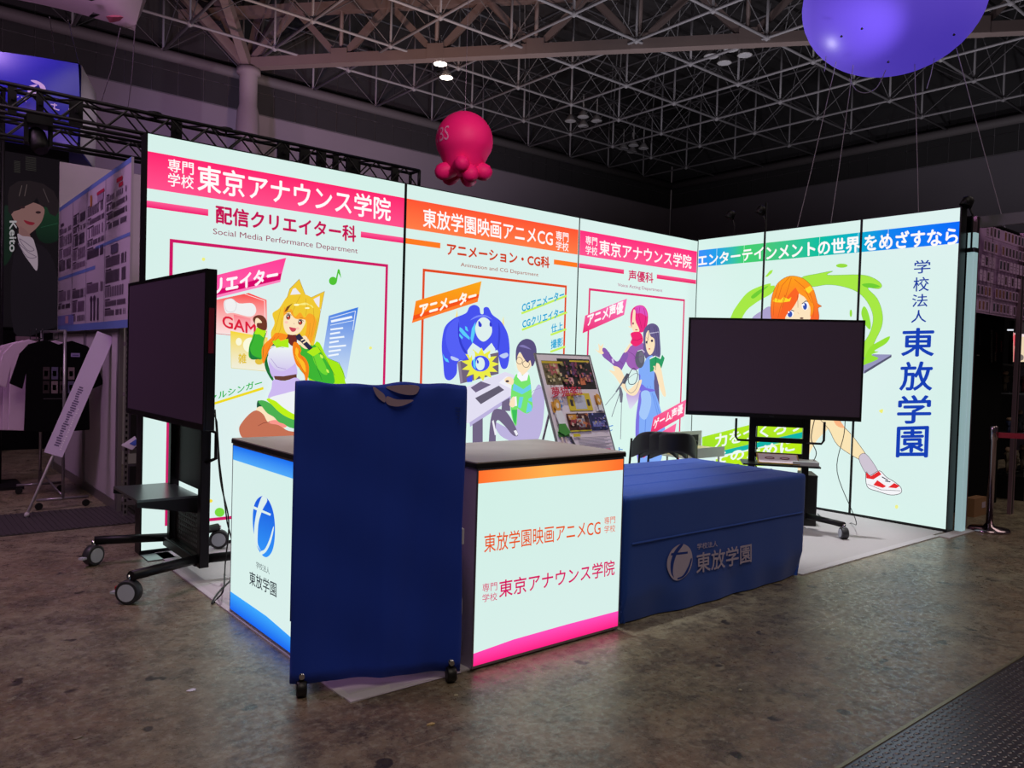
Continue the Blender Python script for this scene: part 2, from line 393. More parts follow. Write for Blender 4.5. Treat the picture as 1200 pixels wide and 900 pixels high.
# main girder from the column, running across the hall on the diagonal
gt = thing('roof_girder', 'heavy pale steel roof girder of zigzag members crossing above the stand', 'girder', (10.5, 21.9, 14.3))
A0 = np.array([4.95, 28.1, 14.1]); dv = np.array([20.4, -23.0, 0])/30.74; S0 = 4.2
low = [A0+dv*S0*k+np.array([0, 0, 0.06*k]) for k in range(0, 11)]; upn = [A0+dv*S0*(k+0.5)+np.array([0, 0, 2.25+0.04*k]) for k in range(-3, 11)]
side = np.array([-dv[1], dv[0], 0])
def beam(name, a, b, w, h, parent, mat=steel):
    a = np.array(a, float); b = np.array(b, float); d = (b-a)/np.linalg.norm(b-a)
    q = np.cross(d, (0, 0, 1.0)); q = q/np.linalg.norm(q) if np.linalg.norm(q) > 1e-3 else np.array([1., 0, 0]); t = np.cross(q, d)
    return MB().obox(a-q*w/2-t*h/2, b-a, q*w, t*h).build(name, mat, parent)
beam('bottom_chord', low[0], low[-1], 0.45, 0.42, gt)
beam('top_chord', upn[0], upn[-1], 0.4, 0.4, gt)
for k in range(0, 11):
    if k > 0: beam('brace', low[k], upn[k+2], 0.24, 0.26, gt)
    if k+3 < len(upn): beam('brace', low[k], upn[k+3], 0.24, 0.26, gt)
    if k > 0: beam('gusset', low[k]-dv*0.35+np.array([0, 0, 0.1]), low[k]+dv*0.35+np.array([0, 0, 0.1]), 0.5, 0.62, gt)
    if k > 0: tube('hanger', steel, gt, [low[k], low[k]+np.array([0, 0, 4.6])], 0.09, 6)
# column with spreading struts
cl = thing('column', 'round pale column rising to the roof girder behind the largest lightbox', 'column', (4.95, 28.1, 0))
MB().lathe([(0.52, 0), (0.52, 10.6), (0.46, 12.0), (0.38, 12.3), (0.38, 13.6), (0.5, 13.65), (0.5, 13.9)], (4.95, 28.1, 0), n=24).build('shaft', M('column_paint', (124, 112, 116), 0.7, noise=0.06), cl)
for d in ((-5.2, 1.4, 5.2), (-4.6, -4.6, 5.6), (1.4, 1.8, 4.5), (2.6, 0.6, 5.0), (-1.6, 2.0, 5.0)):
    beam('strut', (4.95, 28.1, 13.9), (4.95+d[0], 28.1+d[1], 13.9+d[2]), 0.34, 0.4, cl)
# hall lamps
lampm = M('lamp_housing', (150, 146, 146), 0.5); lamp_on = M('lamp_glow', (255, 250, 240), 0.5, emit=(255, 240, 225), es=14)
lamp_off = M('lamp_lens', (175, 172, 176), 0.3)
def hall_lamp(p, lit, label, group=None):
    t = thing('hall_lamp', label, 'lamp', p, group=group); z = p[2]
    MB().lathe([(0.06, 0.35), (0.12, 0.3), (0.3, 0.02), (0.31, 0)], p, n=14).build('reflector', lampm, t)
    MB().lathe([(0.27, -0.01), (0.27, 0.01)], p, n=14).build('lens', lamp_on if lit else lamp_off, t)
    tube('hanger', lampm, t, [(p[0], p[1], z+0.33), (p[0], p[1], z+1.2)], 0.03, 5)
hall_lamp(tuple(atd(516, 75, 33)), True, 'brightly lit roof lamp just below the girder, upper of the glowing pair')
hall_lamp(tuple(atd(523, 91, 34)), True, 'brightly lit roof lamp, lower of the glowing pair above the pink balloon')
for i_, q in enumerate(((21.5, 25.18), (21.47, 24.17), (22.5, 24.17), (22.6, 25.3), (19.6, 14.62), (19.59, 13.63), (20.5, 13.59), (20.59, 14.67), (27.5, 26.8), (28.4, 26.9), (28.3, 25.9), (27.4, 25.9))):
    hall_lamp((q[0], q[1], 14.6), False, ('unlit round lamp, one of four in the cluster right of the pink balloon', 'unlit round lamp, one of four in the cluster under the girder by the violet balloon', 'unlit round lamp, one of four in the faint cluster nearest the hall corner')[i_//4], ('lamp cluster right of the pink balloon', 'lamp cluster under the girder', 'lamp cluster near the hall corner')[i_//4])
# ------------------------------------------------------------------ lightboxes of the stand
black = M('black_profile', (20, 20, 22), 0.4, 0.3)
def lit_mat(name, c1, c2, strength=1.0, sc=0.5):
    m = bpy.data.materials.new(name); m.use_nodes = True; nt = m.node_tree; b = nt.nodes['Principled BSDF']
    b.inputs['Base Color'].default_value = (0.03, 0.03, 0.03, 1); b.inputs['Roughness'].default_value = 0.4
    tc = nd(nt, 'ShaderNodeTexCoord'); n = nd(nt, 'ShaderNodeTexNoise'); n.inputs['Scale'].default_value = sc; n.inputs['Detail'].default_value = 1
    mx = nd(nt, 'ShaderNodeMix', data_type='RGBA'); mx.inputs[6].default_value = (*lin(c1), 1); mx.inputs[7].default_value = (*lin(c2), 1)
    nt.links.new(tc.outputs['Object'], n.inputs['Vector']); nt.links.new(n.outputs['Fac'], mx.inputs[0]); nt.links.new(mx.outputs[2], b.inputs['Emission Color'])
    b.inputs['Emission Strength'].default_value = strength
    return m
WHITE = lit_mat('backlit_white_film', (206, 240, 228), (224, 238, 240)); WH = (222, 240, 238)
PINK = (255, 52, 120); MAG = (214, 20, 96); ORG = (255, 100, 48)
def light_panel(label, P0, u, L, back, H=3.0, name='lightbox', z0=0.03, wl=0.012, wr=0.012):
    t = thing(name, label, 'lightbox', (P0[0], P0[1], 0), group='lightbox wall of the stand')
    pl = Plane(P0, u); n = pl.n
    B = lambda a0, a1, b0, b1, o0, o1: MB().obox(pl.pt(a0, b0, o0), np.array(u)*(a1-a0), (0, 0, b1-b0), n*(o1-o0))
    B(0.002, L-0.002, 0.0, H, -back, -0.012).build('cabinet', black, t)
    B(wl, L-wr, z0, H-0.008, -0.012, 0).build('lit_face', WHITE, t)
    for r in ((0.0005, wl, 0, H), (L-wr, L-0.0005, 0, H), (wl, L-wr, 0, z0), (wl, L-wr, H-0.008, H)): B(*r, -0.012, 0.004).build('frame', black, t)
    return t, pl
# left wall: three big panels on the plane y = 0
XL = [-6.242, -4.111, -1.981, 0.03]
t1, p1 = light_panel('largest lightbox panel at the left, pink header, cat-eared singer illustration', (XL[0], 0, 0), (1, 0, 0), XL[1]-XL[0], 0.13)
t2, p2 = light_panel('middle lightbox panel with orange header and a boy at a drawing desk', (XL[1], 0, 0), (1, 0, 0), XL[2]-XL[1], 0.13, wr=0.006)
t3, p3 = light_panel('narrow pink headed lightbox panel in the corner, two women at a microphone', (XL[2], 0, 0), (1, 0, 0), XL[3]-XL[2], 0.13, wl=0.006, wr=0.003)
box('corner_foot', M('steel_foot', (150, 160, 158), 0.35, 0.8), t1, -6.24, -6.05, -0.22, -0.02, 0, 0.006, 0.003)
def header(t, pl, L, c, sc, gap0, gap1, frame, fc):
    s = Print(pl, (0.012, L-0.012)); s.rect(0, L, 2.608, 2.868, c); s.flush('header_band', t)
    s = Print(pl, (0.012, L-0.012)); s.rect(0, gap0, 2.473, 2.522, sc); s.flush('rule_line', t); s.rect(gap1, L, 2.473, 2.522, sc); s.flush('rule_line', t)
    s = Print(pl, (0.012, L-0.012)); s.frame(frame[0], frame[1], 0.19, 2.272, 0.024, fc); s.flush('border_line', t)
A = lambda x, y, pl: pl.p2(x, y)[0]
header(t1, p1, XL[1]-XL[0], ((255, 35, 110), (255, 80, 140)), ((255, 90, 150), (240, 20, 110)), A(244, 250, p1), A(422.7, 276, p1), (A(198.5, 300, p1), A(454.5, 320, p1)), (205, 20, 100))
header(t2, p2, XL[2]-XL[1], ((255, 84, 50), (255, 124, 70)), (255, 122, 30), A(516, 286, p2), A(649, 306, p2), (A(495, 330, p2), A(664, 340, p2)), (226, 74, 30))
header(t3, p3, XL[3]-XL[2], ((255, 45, 125), (255, 85, 145)), ((255, 80, 140), (230, 30, 100)), A(731, 320, p3), A(769.5, 326, p3), (A(690, 340, p3), A(802.5, 352, p3)), (226, 40, 110))
s = Print(p1, base=0.0035); o = (160, 140, 3.75)
W_ = (255, 250, 250)
s.text(*o, '専門', (138, 172), (250, 190), (138, 228), W_, .012); s.text(*o, '学校', (138, 234), (250, 250), (138, 292), W_, .012)
s.text(*o, '東京アナウンス学院', (268, 197), (1115, 350), (268, 312), W_, .018)
s.text(*o, '配信クリエイター科', (348, 378), (962, 470), (348, 455), (196, 16, 84), .03)
s.text(*o, 'Social Media Performance Department', (335, 478), (970, 566), (335, 512), (150, 60, 90))
s.flush('lettering', t1)
# --- illustration 1
s = Print(p1, (0.012, XL[1]-XL[0]-0.012), base=0.0034)
Y1, Y2, OR, SK = (240, 200, 50), (250, 165, 40), (245, 130, 20), (252, 228, 190)
GN, LG, DG = (60, 180, 50), (175, 235, 25), (24, 110, 50)
a0 = (220, 300, 4.5)
s.art(*a0, [('p', ((250, 60, 60), (252, 225, 222)), [(132, 235), (320, 195), (415, 232), (420, 425), (140, 405)]), ('l', (255, 235, 235), [(300, 200), (404, 236), (408, 420)], 3), ('l', (240, 60, 70), [(132, 240), (140, 408), (300, 425)], 3),
  ('s', (240, 240, 240), [(190, 240), (230, 225), (270, 250), (340, 250), (360, 290), (330, 320), (240, 300), (200, 300)]), ('r', (200, 195, 200), [(195, 240), (230, 225), (255, 250), (245, 290), (205, 290)], 2),
  ('p', ((250, 120, 130), (250, 205, 210)), [(240, 308), (330, 330), (330, 400), (250, 395)]),
  ('p', ((245, 215, 40), (240, 240, 225)), [(225, 395), (420, 430), (412, 608), (228, 590)]), ('l', (225, 205, 90), [(225, 395), (228, 590), (412, 608)], 2),
  ('e', (250, 248, 220), [(268, 452, 16, 20), (330, 470, 40, 40)]), ('e', (225, 190, 60), [(375, 555, 22, 18)]),
  ('p', ((50, 120, 225), (200, 222, 245)), [(742, 315), (897, 270), (835, 645), (705, 540)]), ('l', (235, 245, 255), [(750, 328), (882, 290), (868, 390)], 3), ('l', (225, 240, 255), [(750, 365), (872, 340)], 3)])
s.text(*a0, 'GAME', (182, 312), (400, 372), (182, 372), (222, 30, 60), .02)
s.text(*a0, '雑', (265, 515), (306, 515), (265, 566), (225, 190, 40), .02)
for i, w in enumerate((62, 48, 72, 45, 85, 60, 50)): s.art(*a0, [('l', (240, 247, 255), [(752-i*2, 388+i*23), (752-i*2+w, 380+i*23)], 9)])
s.art(*a0, [('l', (240, 247, 255), [(755, 345), (860, 322)], 12)])
s.art(*a0, [('e', (80, 195, 50), [(762, 132, 21, 22)]), ('p', (80, 195, 50), [(775, 130), (788, 70), (797, 72), (806, 118), (796, 100), (790, 92), (783, 135)]), ('e', (240, 240, 130), [(960, 485, 8, 8), (80, 18, 9, 9)]),
  ('e', (120, 215, 60), [(165, 1350, 26, 24)]), ('e', (250, 220, 60), [(100, 1140, 16, 14), (118, 1290, 10, 9)])])
s.art(*a0, [('p', ((255, 60, 150), (255, 100, 175)), [(15, 135), (515, 10), (488, 110), (10, 238)]), ('p', (215, 0, 105), [(10, 215), (490, 92), (486, 125), (10, 240)]), ('p', (255, 130, 190), [(10, 240), (486, 125), (484, 138), (10, 256)])])
s.text(*a0, 'クリエイター', (48, 135), (470, 60), (48, 215), (255, 245, 250), .045)
o = (240, 410, 6.667)
s.text(*o, 'バーチャルシンガー', (-200, 415), (440, 226), (-200, 475), (40, 180, 70), .02)
s.art(*o, [('p', (238, 218, 30), [(-200, 492), (450, 288), (453, 308), (-200, 512)])])
o = (270, 320, 8.0)
s.art(*o, [('s', (165, 232, 20), [(800, 640), (900, 790), (1000, 840), (1050, 920), (1065, 1010), (1060, 1070), (800, 1070), (700, 900)]),
  ('s', GN, [(740, 660), (800, 690), (870, 790), (930, 890), (960, 960), (950, 1040), (760, 1000), (640, 900), (600, 760), (620, 680)]),
  ('s', (110, 215, 50), [(760, 700), (820, 760), (880, 860), (900, 950), (840, 930), (770, 820)]),
  ('s', Y1, [(520, 225), (600, 193), (690, 200), (770, 245), (830, 330), (825, 440), (790, 600), (765, 680), (700, 640), (600, 600), (470, 640), (390, 640), (370, 560), (405, 470), (385, 380), (450, 330)]),
  ('p', Y1, [(518, 235), (545, 150), (635, 58), (692, 205)]), ('p', (236, 234, 240), [(552, 205), (575, 150), (600, 140), (650, 198)]), ('p', Y1, [(742, 232), (872, 172), (838, 345)]), ('p', (236, 232, 240), [(768, 245), (828, 215), (822, 325), (795, 300)]), ('l', (130, 100, 60), [(520, 235), (545, 150), (635, 58), (690, 200)], 3), ('l', (150, 110, 60), [(742, 232), (872, 172), (838, 345), (780, 610)], 3),
  ('s', (110, 40, 35), [(505, 590), (600, 575), (610, 660), (560, 680)]),
  ('s', DG, [(330, 700), (380, 660), (420, 700), (340, 780), (350, 880), (400, 1010), (360, 980), (310, 860)]),
  ('s', ((238, 245, 245), (200, 180, 235)), [(350, 720), (400, 680), (480, 700), (560, 690), (592, 760), (600, 900), (590, 960), (400, 985), (350, 860)]),
  ('s', (205, 185, 240), [(345, 820), (400, 890), (480, 920), (570, 870), (600, 850), (602, 970), (400, 985)]),
  ('s', GN, [(165, 690), (190, 620), (225, 540), (320, 560), (300, 640), (285, 800), (230, 800), (165, 790)]), ('s', (30, 130, 60), [(165, 700), (190, 760), (240, 790), (280, 800), (180, 805)]),
  ('p', LG, [(215, 572), (235, 510), (326, 540), (300, 605), (262, 575)]), ('s', (110, 55, 40), [(200, 440), (225, 400), (290, 400), (330, 455), (322, 535), (250, 515)]), ('s', SK, [(225, 430), (250, 425), (285, 465), (240, 470), (235, 500), (220, 480)]),
  ('s', (252, 140, 30), [(380, 600), (420, 560), (520, 580), (500, 620), (420, 640), (370, 690), (320, 800), (300, 850), (285, 800), (290, 690)]),
  ('p', LG, [(378, 640), (440, 615), (460, 640), (530, 615), (535, 700), (470, 690), (420, 702)]),
  ('s', SK, [(492, 400), (520, 372), (600, 380), (690, 440), (665, 520), (620, 570), (560, 580), (512, 560), (485, 490)]),
  ('e', (255, 200, 180), [(512, 462, 16, 12), (618, 520, 16, 12)]),
  ('e', (60, 40, 50), [(530, 412, 20, 26), (642, 462, 20, 24)]), ('e', (200, 70, 50), [(532, 420, 12, 17), (642, 468, 12, 16)]), ('e', (255, 255, 255), [(526, 404, 6, 6), (636, 454, 6, 6)]),
  ('s', (205, 70, 90), [(538, 508), (570, 512), (602, 520), (592, 546), (560, 548)]),
  ('s', Y2, [(486, 400), (495, 320), (560, 230), (640, 210), (730, 250), (800, 330), (790, 480), (762, 600), (735, 660), (690, 600), (700, 520), (700, 450), (655, 432), (600, 430), (560, 392), (540, 350), (518, 372)]),
  ('s', Y1, [(500, 300), (560, 230), (640, 200), (740, 240), (810, 330), (800, 460), (770, 400), (720, 380), (680, 420), (640, 370), (590, 410), (560, 340), (520, 350)]),
  ('p', (120, 70, 30), [(492, 368), (515, 318), (572, 284), (548, 310), (522, 352)]), ('s', (250, 235, 130), [(560, 270), (620, 290), (700, 280), (760, 330), (740, 300), (640, 300)]),
  ('s', OR, [(578, 650), (620, 660), (650, 720), (640, 760), (690, 800), (722, 880), (710, 990), (690, 1030), (680, 960), (640, 900), (600, 850), (570, 740)]), ('s', (255, 190, 40), [(600, 700), (630, 720), (620, 780), (680, 840), (690, 930), (640, 860), (595, 780)]),
  ('s', SK, [(620, 640), (650, 600), (690, 590), (725, 640), (735, 690), (700, 712), (655, 690)]), ('p', (40, 40, 70), [(595, 590), (632, 565), (660, 600), (755, 700), (738, 738), (640, 640), (610, 625)]), ('l', SK, [(650, 630), (690, 608)], 12), ('l', SK, [(668, 655), (706, 630)], 12),
  ('p', LG, [(700, 740), (760, 700), (800, 690), (830, 740), (760, 780)])] + [('l', (196, 140, 30), q, 3) for q in ([(455, 340), (430, 440), (400, 540)], [(470, 420), (455, 520), (430, 580)], [(640, 215), (600, 290), (560, 380)], [(690, 240), (700, 330), (690, 400)], [(760, 330), (770, 450), (740, 600)], [(800, 420), (780, 540), (755, 640)], [(730, 470), (725, 560), (705, 620)])] + [('l', (200, 90, 20), q, 3) for q in ([(400, 600), (350, 690), (305, 800)], [(440, 590), (400, 640)], [(610, 700), (650, 780), (690, 860)], [(590, 760), (640, 860), (680, 950)])]
  + [('l', (20, 90, 40), q, 3) for q in ([(215, 572), (190, 640), (165, 700), (180, 802), (285, 800)], [(325, 545), (300, 620), (288, 790)], [(800, 690), (870, 790), (960, 960)], [(760, 780), (800, 900), (840, 1000)], [(900, 800), (1000, 840), (1060, 990)])] + [('s', (210, 245, 90), [(820, 760), (845, 775), (850, 800), (828, 790)]), ('s', (210, 245, 90), [(880, 900), (900, 910), (905, 935), (885, 925)]), ('l', (70, 40, 40), [(505, 385), (530, 380), (552, 398)], 5), ('l', (70, 40, 40), [(620, 440), (645, 436), (668, 452)], 5), ('l', (120, 70, 40), [(515, 368), (545, 366)], 3), ('l', (120, 70, 40), [(628, 418), (660, 424)], 3), ('l', (160, 110, 90), [(575, 470), (580, 482)], 3),
  ('l', (160, 140, 200), [(360, 800), (420, 880), (500, 900)], 4), ('l', (150, 120, 90), [(340, 720), (400, 680), (480, 700)], 3), ('e', (255, 250, 200), [(600, 300, 26, 9), (700, 330, 22, 8)])])
o = (240, 410, 6.667)
s.art(*o, [('p', (100, 60, 50), [(524, 203), (600, 205), (700, 188), (702, 216), (610, 240), (534, 236)]), ('s', (205, 185, 240), [(520, 232), (610, 242), (704, 216), (760, 300), (700, 330), (600, 350), (480, 378), (505, 300)]),
  ('s', (30, 90, 60), [(395, 398), (420, 400), (450, 440), (395, 455)]), ('s', SK, [(385, 475), (430, 440), (520, 520), (620, 575), (600, 610), (480, 575)]), ('s', (250, 150, 140), [(480, 560), (540, 545), (625, 578), (600, 605), (520, 590)]),
  ('s', (196, 112, 84), [(252, 620), (270, 570), (330, 500), (385, 470), (440, 500), (480, 565), (560, 585), (640, 630), (760, 640), (760, 672), (560, 680), (360, 686), (280, 684)]), ('l', (130, 60, 50), [(400, 590), (440, 568), (490, 560)], 4),
  ('s', (75, 175, 80), [(400, 400), (440, 392), (500, 420), (600, 500), (760, 560), (800, 600), (700, 612), (640, 600), (600, 575), (560, 560), (520, 520), (470, 490), (430, 440)]),
  ('s', (190, 240, 20), [(465, 384), (520, 375), (570, 410), (640, 460), (760, 500), (780, 545), (700, 548), (620, 520), (560, 480), (510, 430)]), ('s', (238, 242, 245), [(490, 372), (600, 340), (700, 318), (840, 330), (840, 500), (700, 505), (600, 450), (540, 400)])])
s.flush('illustration', t1, label='printed cat-eared singer in a green jacket with cards around her')
# --- panel 2
s = Print(p2, base=0.0036); o = (470, 220, 5.4545)
s.text(*o, '東放学園映画アニメCG', (140, 130), (968, 272), (140, 250), W_, .016); s.text(*o, '専門', (988, 275), (1068, 290), (988, 335), W_, .012); s.text(*o, '学校', (988, 340), (1068, 354), (988, 395), W_, .012)
s.text(*o, 'アニメーション・CG科', (292, 352), (945, 444), (292, 430), (208, 60, 24), .035); s.text(*o, 'Animation and CG Department', (378, 478), (875, 545), (378, 510), (170, 80, 60))
s.flush('lettering', t2)
s = Print(p2, (-0.06, XL[2]-XL[1]-0.012), base=0.0034); BL = (70, 82, 238); o = (510, 350, 7.5)
star = [(390+(168 if k % 2 else 108)*math.cos(k*PI/13+.2), 580+(150 if k % 2 else 98)*math.sin(k*PI/13+.2)) for k in range(26)]
s.art(*o, [('p', (250, 225, 130), [(178, 160), (190, 95), (200, 200)]), ('p', (250, 225, 130), [(585, 230), (598, 150), (603, 240)]),
  ('s', BL, [(275, 120), (300, 72), (345, 55), (385, 78), (396, 130), (422, 132), (425, 82), (465, 78), (500, 140), (565, 190), (605, 245), (640, 330), (652, 470), (632, 600), (585, 612), (560, 540), (545, 450), (500, 500), (470, 600), (300, 600), (250, 545), (195, 560), (185, 660), (130, 716), (82, 690), (68, 560), (55, 420), (70, 290), (100, 225), (165, 172), (230, 145)]),
  ('s', (84, 96, 246), [(90, 330), (120, 230), (200, 170), (210, 260), (215, 380), (270, 500), (220, 540), (150, 510), (105, 430)]), ('s', (50, 60, 205), [(205, 200), (212, 300), (235, 400), (280, 480), (250, 470), (212, 390), (198, 290)]), ('s', (56, 66, 210), [(555, 210), (570, 300), (560, 420), (545, 460), (552, 330)]),
  ('s', (120, 135, 250), [(305, 190), (360, 150), (440, 145), (500, 185), (440, 160), (370, 165)]),
  ('s', WH, [(420, 163), (475, 195), (497, 275), (478, 335), (422, 378), (370, 340), (348, 265), (370, 195)]), ('s', (50, 60, 205), [(378, 195), (405, 225), (400, 248), (378, 240)]), ('s', (50, 60, 205), [(478, 205), (495, 225), (488, 248), (474, 235)]),
  ('p', (90, 205, 250), [(212, 250), (232, 262), (300, 340), (298, 362), (240, 320), (208, 280)]), ('p', (90, 205, 250), [(258, 240), (275, 250), (288, 290), (262, 275)]), ('p', (90, 205, 250), [(318, 262), (350, 205), (345, 300), (322, 395), (306, 350)]), ('p', (90, 205, 250), [(208, 305), (240, 340), (232, 358), (208, 330)]),
  ('p', (90, 205, 250), [(62, 480), (80, 520), (105, 530), (118, 560), (90, 552), (70, 520)]), ('s', (190, 205, 245), [(135, 505), (200, 530), (190, 548), (140, 535)]), ('s', (190, 205, 245), [(560, 500), (620, 475), (638, 500), (600, 525)]),
  ('p', WH, [(325, 388), (400, 440), (420, 460), (490, 388), (522, 440), (528, 500), (280, 520), (278, 455)]),
  ('p', (112, 98, 122), [(190, 555), (552, 470), (552, 660), (215, 748)]), ('p', (142, 128, 150), [(190, 555), (215, 548), (238, 735), (215, 748)]),
  ('p', (236, 236, 70), star), ('e', BL, [(392, 570, 80, 70)]), ('e', WH, [(390, 572, 40, 58), (330, 500, 14, 45), (470, 505, 10, 20), (300, 500, 10, 18)]), ('p', (90, 205, 250), [(325, 540), (345, 520), (350, 620), (330, 600)]), ('s', (50, 60, 205), [(362, 535), (376, 552), (370, 572), (360, 560)]), ('p', BL, [(270, 700), (320, 670), (318, 730), (275, 735)])])
o = (540, 390, 6.667); LI = (226, 222, 242); VI = (188, 178, 222); DV = (112, 100, 132)
s.art(*o, [('p', LI, [(-60, 460), (340, 305), (412, 330), (405, 480), (62, 705), (-60, 700)]), ('p', VI, [(62, 700), (404, 478), (404, 506), (66, 735)]), ('p', DV, [(85, 715), (165, 665), (165, 900), (85, 900)]), ('p', DV, [(70, 428), (150, 378), (230, 405), (110, 466)]), ('p', (98, 92, 112), [(105, 510), (290, 412), (332, 446), (150, 557)]), ('p', (240, 240, 248), [(290, 390), (350, 338), (402, 358), (392, 440)]),
  ('p', DV, [(315, 540), (375, 505), (380, 610), (310, 610)]), ('s', VI, [(430, 600), (540, 500), (600, 402), (642, 480), (642, 620), (618, 780), (560, 870), (430, 860), (300, 800), (262, 700), (380, 740)]), ('l', (150, 140, 190), [(545, 470), (560, 450), (620, 430)], 3),
  ('s', DV, [(236, 625), (320, 600), (380, 660), (440, 790), (400, 800), (330, 720), (270, 690), (262, 900), (212, 900)]), ('p', (240, 240, 248), [(405, 765), (425, 758), (440, 790), (425, 805)]), ('p', (240, 240, 248), [(236, 690), (248, 680), (272, 790), (258, 800)]),
  ('s', (120, 228, 110), [(412, 345), (440, 318), (515, 318), (536, 380), (548, 520), (550, 590), (500, 600), (440, 580), (432, 650), (425, 725), (400, 690), (382, 590), (388, 420)]), ('p', (110, 205, 235), [(405, 395), (480, 440), (535, 400), (540, 440), (470, 480), (396, 445)]), ('p', (110, 205, 235), [(520, 515), (548, 500), (550, 540), (520, 530)]),
  ('s', (120, 228, 110), [(425, 500), (470, 492), (530, 545), (545, 600), (505, 630), (450, 600), (425, 570)]), ('p', (110, 205, 235), [(450, 500), (480, 500), (460, 590), (438, 580)]), ('p', (110, 205, 235), [(515, 540), (545, 570), (545, 610), (500, 625)]), ('p', (60, 190, 90), [(388, 600), (432, 600), (420, 715), (402, 690)]), ('p', (245, 245, 250), [(408, 500), (425, 495), (430, 570), (412, 572)]),
  ('p', SK, [(452, 285), (512, 285), (505, 325), (458, 330)]), ('p', (246, 246, 252), [(432, 318), (452, 300), (470, 335), (505, 305), (522, 312), (508, 370), (462, 380), (430, 345)]),
  ('s', SK, [(425, 170), (480, 160), (545, 200), (540, 260), (505, 300), (470, 312), (440, 296), (425, 245)]),
  ('s', (88, 78, 126), [(419, 205), (424, 120), (458, 66), (510, 47), (562, 75), (582, 145), (566, 232), (545, 262), (532, 215), (510, 232), (480, 195), (452, 150), (432, 185), (428, 215)]), ('s', (130, 120, 180), [(445, 105), (480, 95), (540, 130), (500, 120)]),
  ('r', (40, 36, 50), [(425, 205), (447, 190), (470, 212), (462, 240), (440, 242), (425, 225)], 3.5), ('r', (40, 36, 50), [(474, 232), (498, 218), (525, 238), (515, 265), (490, 268), (475, 252)], 3.5),
  ('s', SK, [(330, 365), (365, 342), (402, 366), (392, 405), (345, 390)]), ('e', (80, 60, 70), [(352, 378, 14, 9)]), ('s', SK, [(368, 560), (385, 510), (408, 500), (412, 565), (390, 582)])])
o = (470, 220, 5.4545)
s.art(*o, [('p', ((250, 170, 20), (255, 120, 20)), [(85, 725), (505, 598), (488, 690), (68, 828)]), ('p', (245, 80, 20), [(70, 818), (490, 680), (485, 705), (64, 850)]), ('p', (255, 125, 40), [(64, 848), (485, 703), (480, 730), (60, 865)])])
s.text(*o, 'アニメーター', (110, 748), (470, 652), (110, 822), (255, 248, 235), .05)
CY, LM = (0, 165, 215), (200, 240, 90)
s.art(*o, [('l', LM, [(762, 803), (1045, 692)], 13), ('l', LM, [(765, 908), (1047, 798)], 13), ('l', LM, [(948, 940), (1042, 905)], 13), ('l', LM, [(946, 1048), (1036, 1016)], 13)])
s.text(*o, 'CGアニメーター', (762, 740), (1030, 655), (762, 795), CY, .03); s.text(*o, 'CGクリエイター', (765, 845), (1028, 765), (765, 898), CY, .03)
s.text(*o, '仕上', (948, 874), (1022, 855), (948, 928), CY, .02); s.text(*o, '撮影', (946, 976), (1022, 955), (946, 1032), CY, .02)
s.flush('illustration', t2, label='printed boy in glasses drawing a blue creature at a desk')
# --- panel 3
s = Print(p3, base=0.0036); o = (670, 250, 7.5)
s.text(*o, '専門', (120, 197), (222, 215), (120, 270), W_, .012); s.text(*o, '学校', (120, 282), (222, 300), (120, 357), W_, .012)
s.text(*o, '東京アナウンス学院', (240, 232), (1048, 372), (240, 362), W_, .018); s.text(*o, '声優科', (495, 497), (712, 524), (495, 590), (210, 30, 96), .02)
s.text(*o, 'Voice Acting Department', (400, 612), (792, 665), (400, 650), (180, 90, 130)); s.flush('lettering', t3)
s = Print(p3, (0.012, XL[3]-XL[2]-0.012), base=0.0034); o = (700, 430, 7.83)
s.art(*o, [('s', ((170, 100, 200), (225, 225, 245)), [(265, 240), (320, 200), (385, 150), (395, 250), (350, 330), (300, 385), (280, 330)]), ('s', (100, 90, 135), [(495, 20), (550, 60), (565, 230), (562, 430), (530, 430), (500, 200)]),
  ('s', (124, 112, 224), [(390, 230), (370, 330), (350, 500), (350, 700), (375, 900), (420, 900), (420, 300)]),
  ('s', (130, 172, 248), [(385, 0), (505, 0), (520, 200), (555, 310), (600, 480), (620, 640), (560, 900), (400, 900), (380, 700), (385, 420), (410, 230), (385, 120)]), ('s', (120, 110, 225), [(384, 60), (430, 180), (510, 205), (520, 222), (400, 226), (380, 150)]),
  ('l', (90, 130, 225), [(450, 20), (455, 190)], 4), ('l', (90, 130, 225), [(480, 20), (485, 190)], 4), ('l', (90, 130, 225), [(500, 240), (560, 480)], 4), ('l', (90, 130, 225), [(520, 260), (580, 480)], 4), ('l', (90, 130, 225), [(440, 480), (430, 660)], 5), ('s', (165, 200, 250), [(400, 230), (470, 225), (490, 340), (440, 480), (380, 440), (400, 330)])])
o = (690, 345, 8.57)
PU = (160, 96, 180)
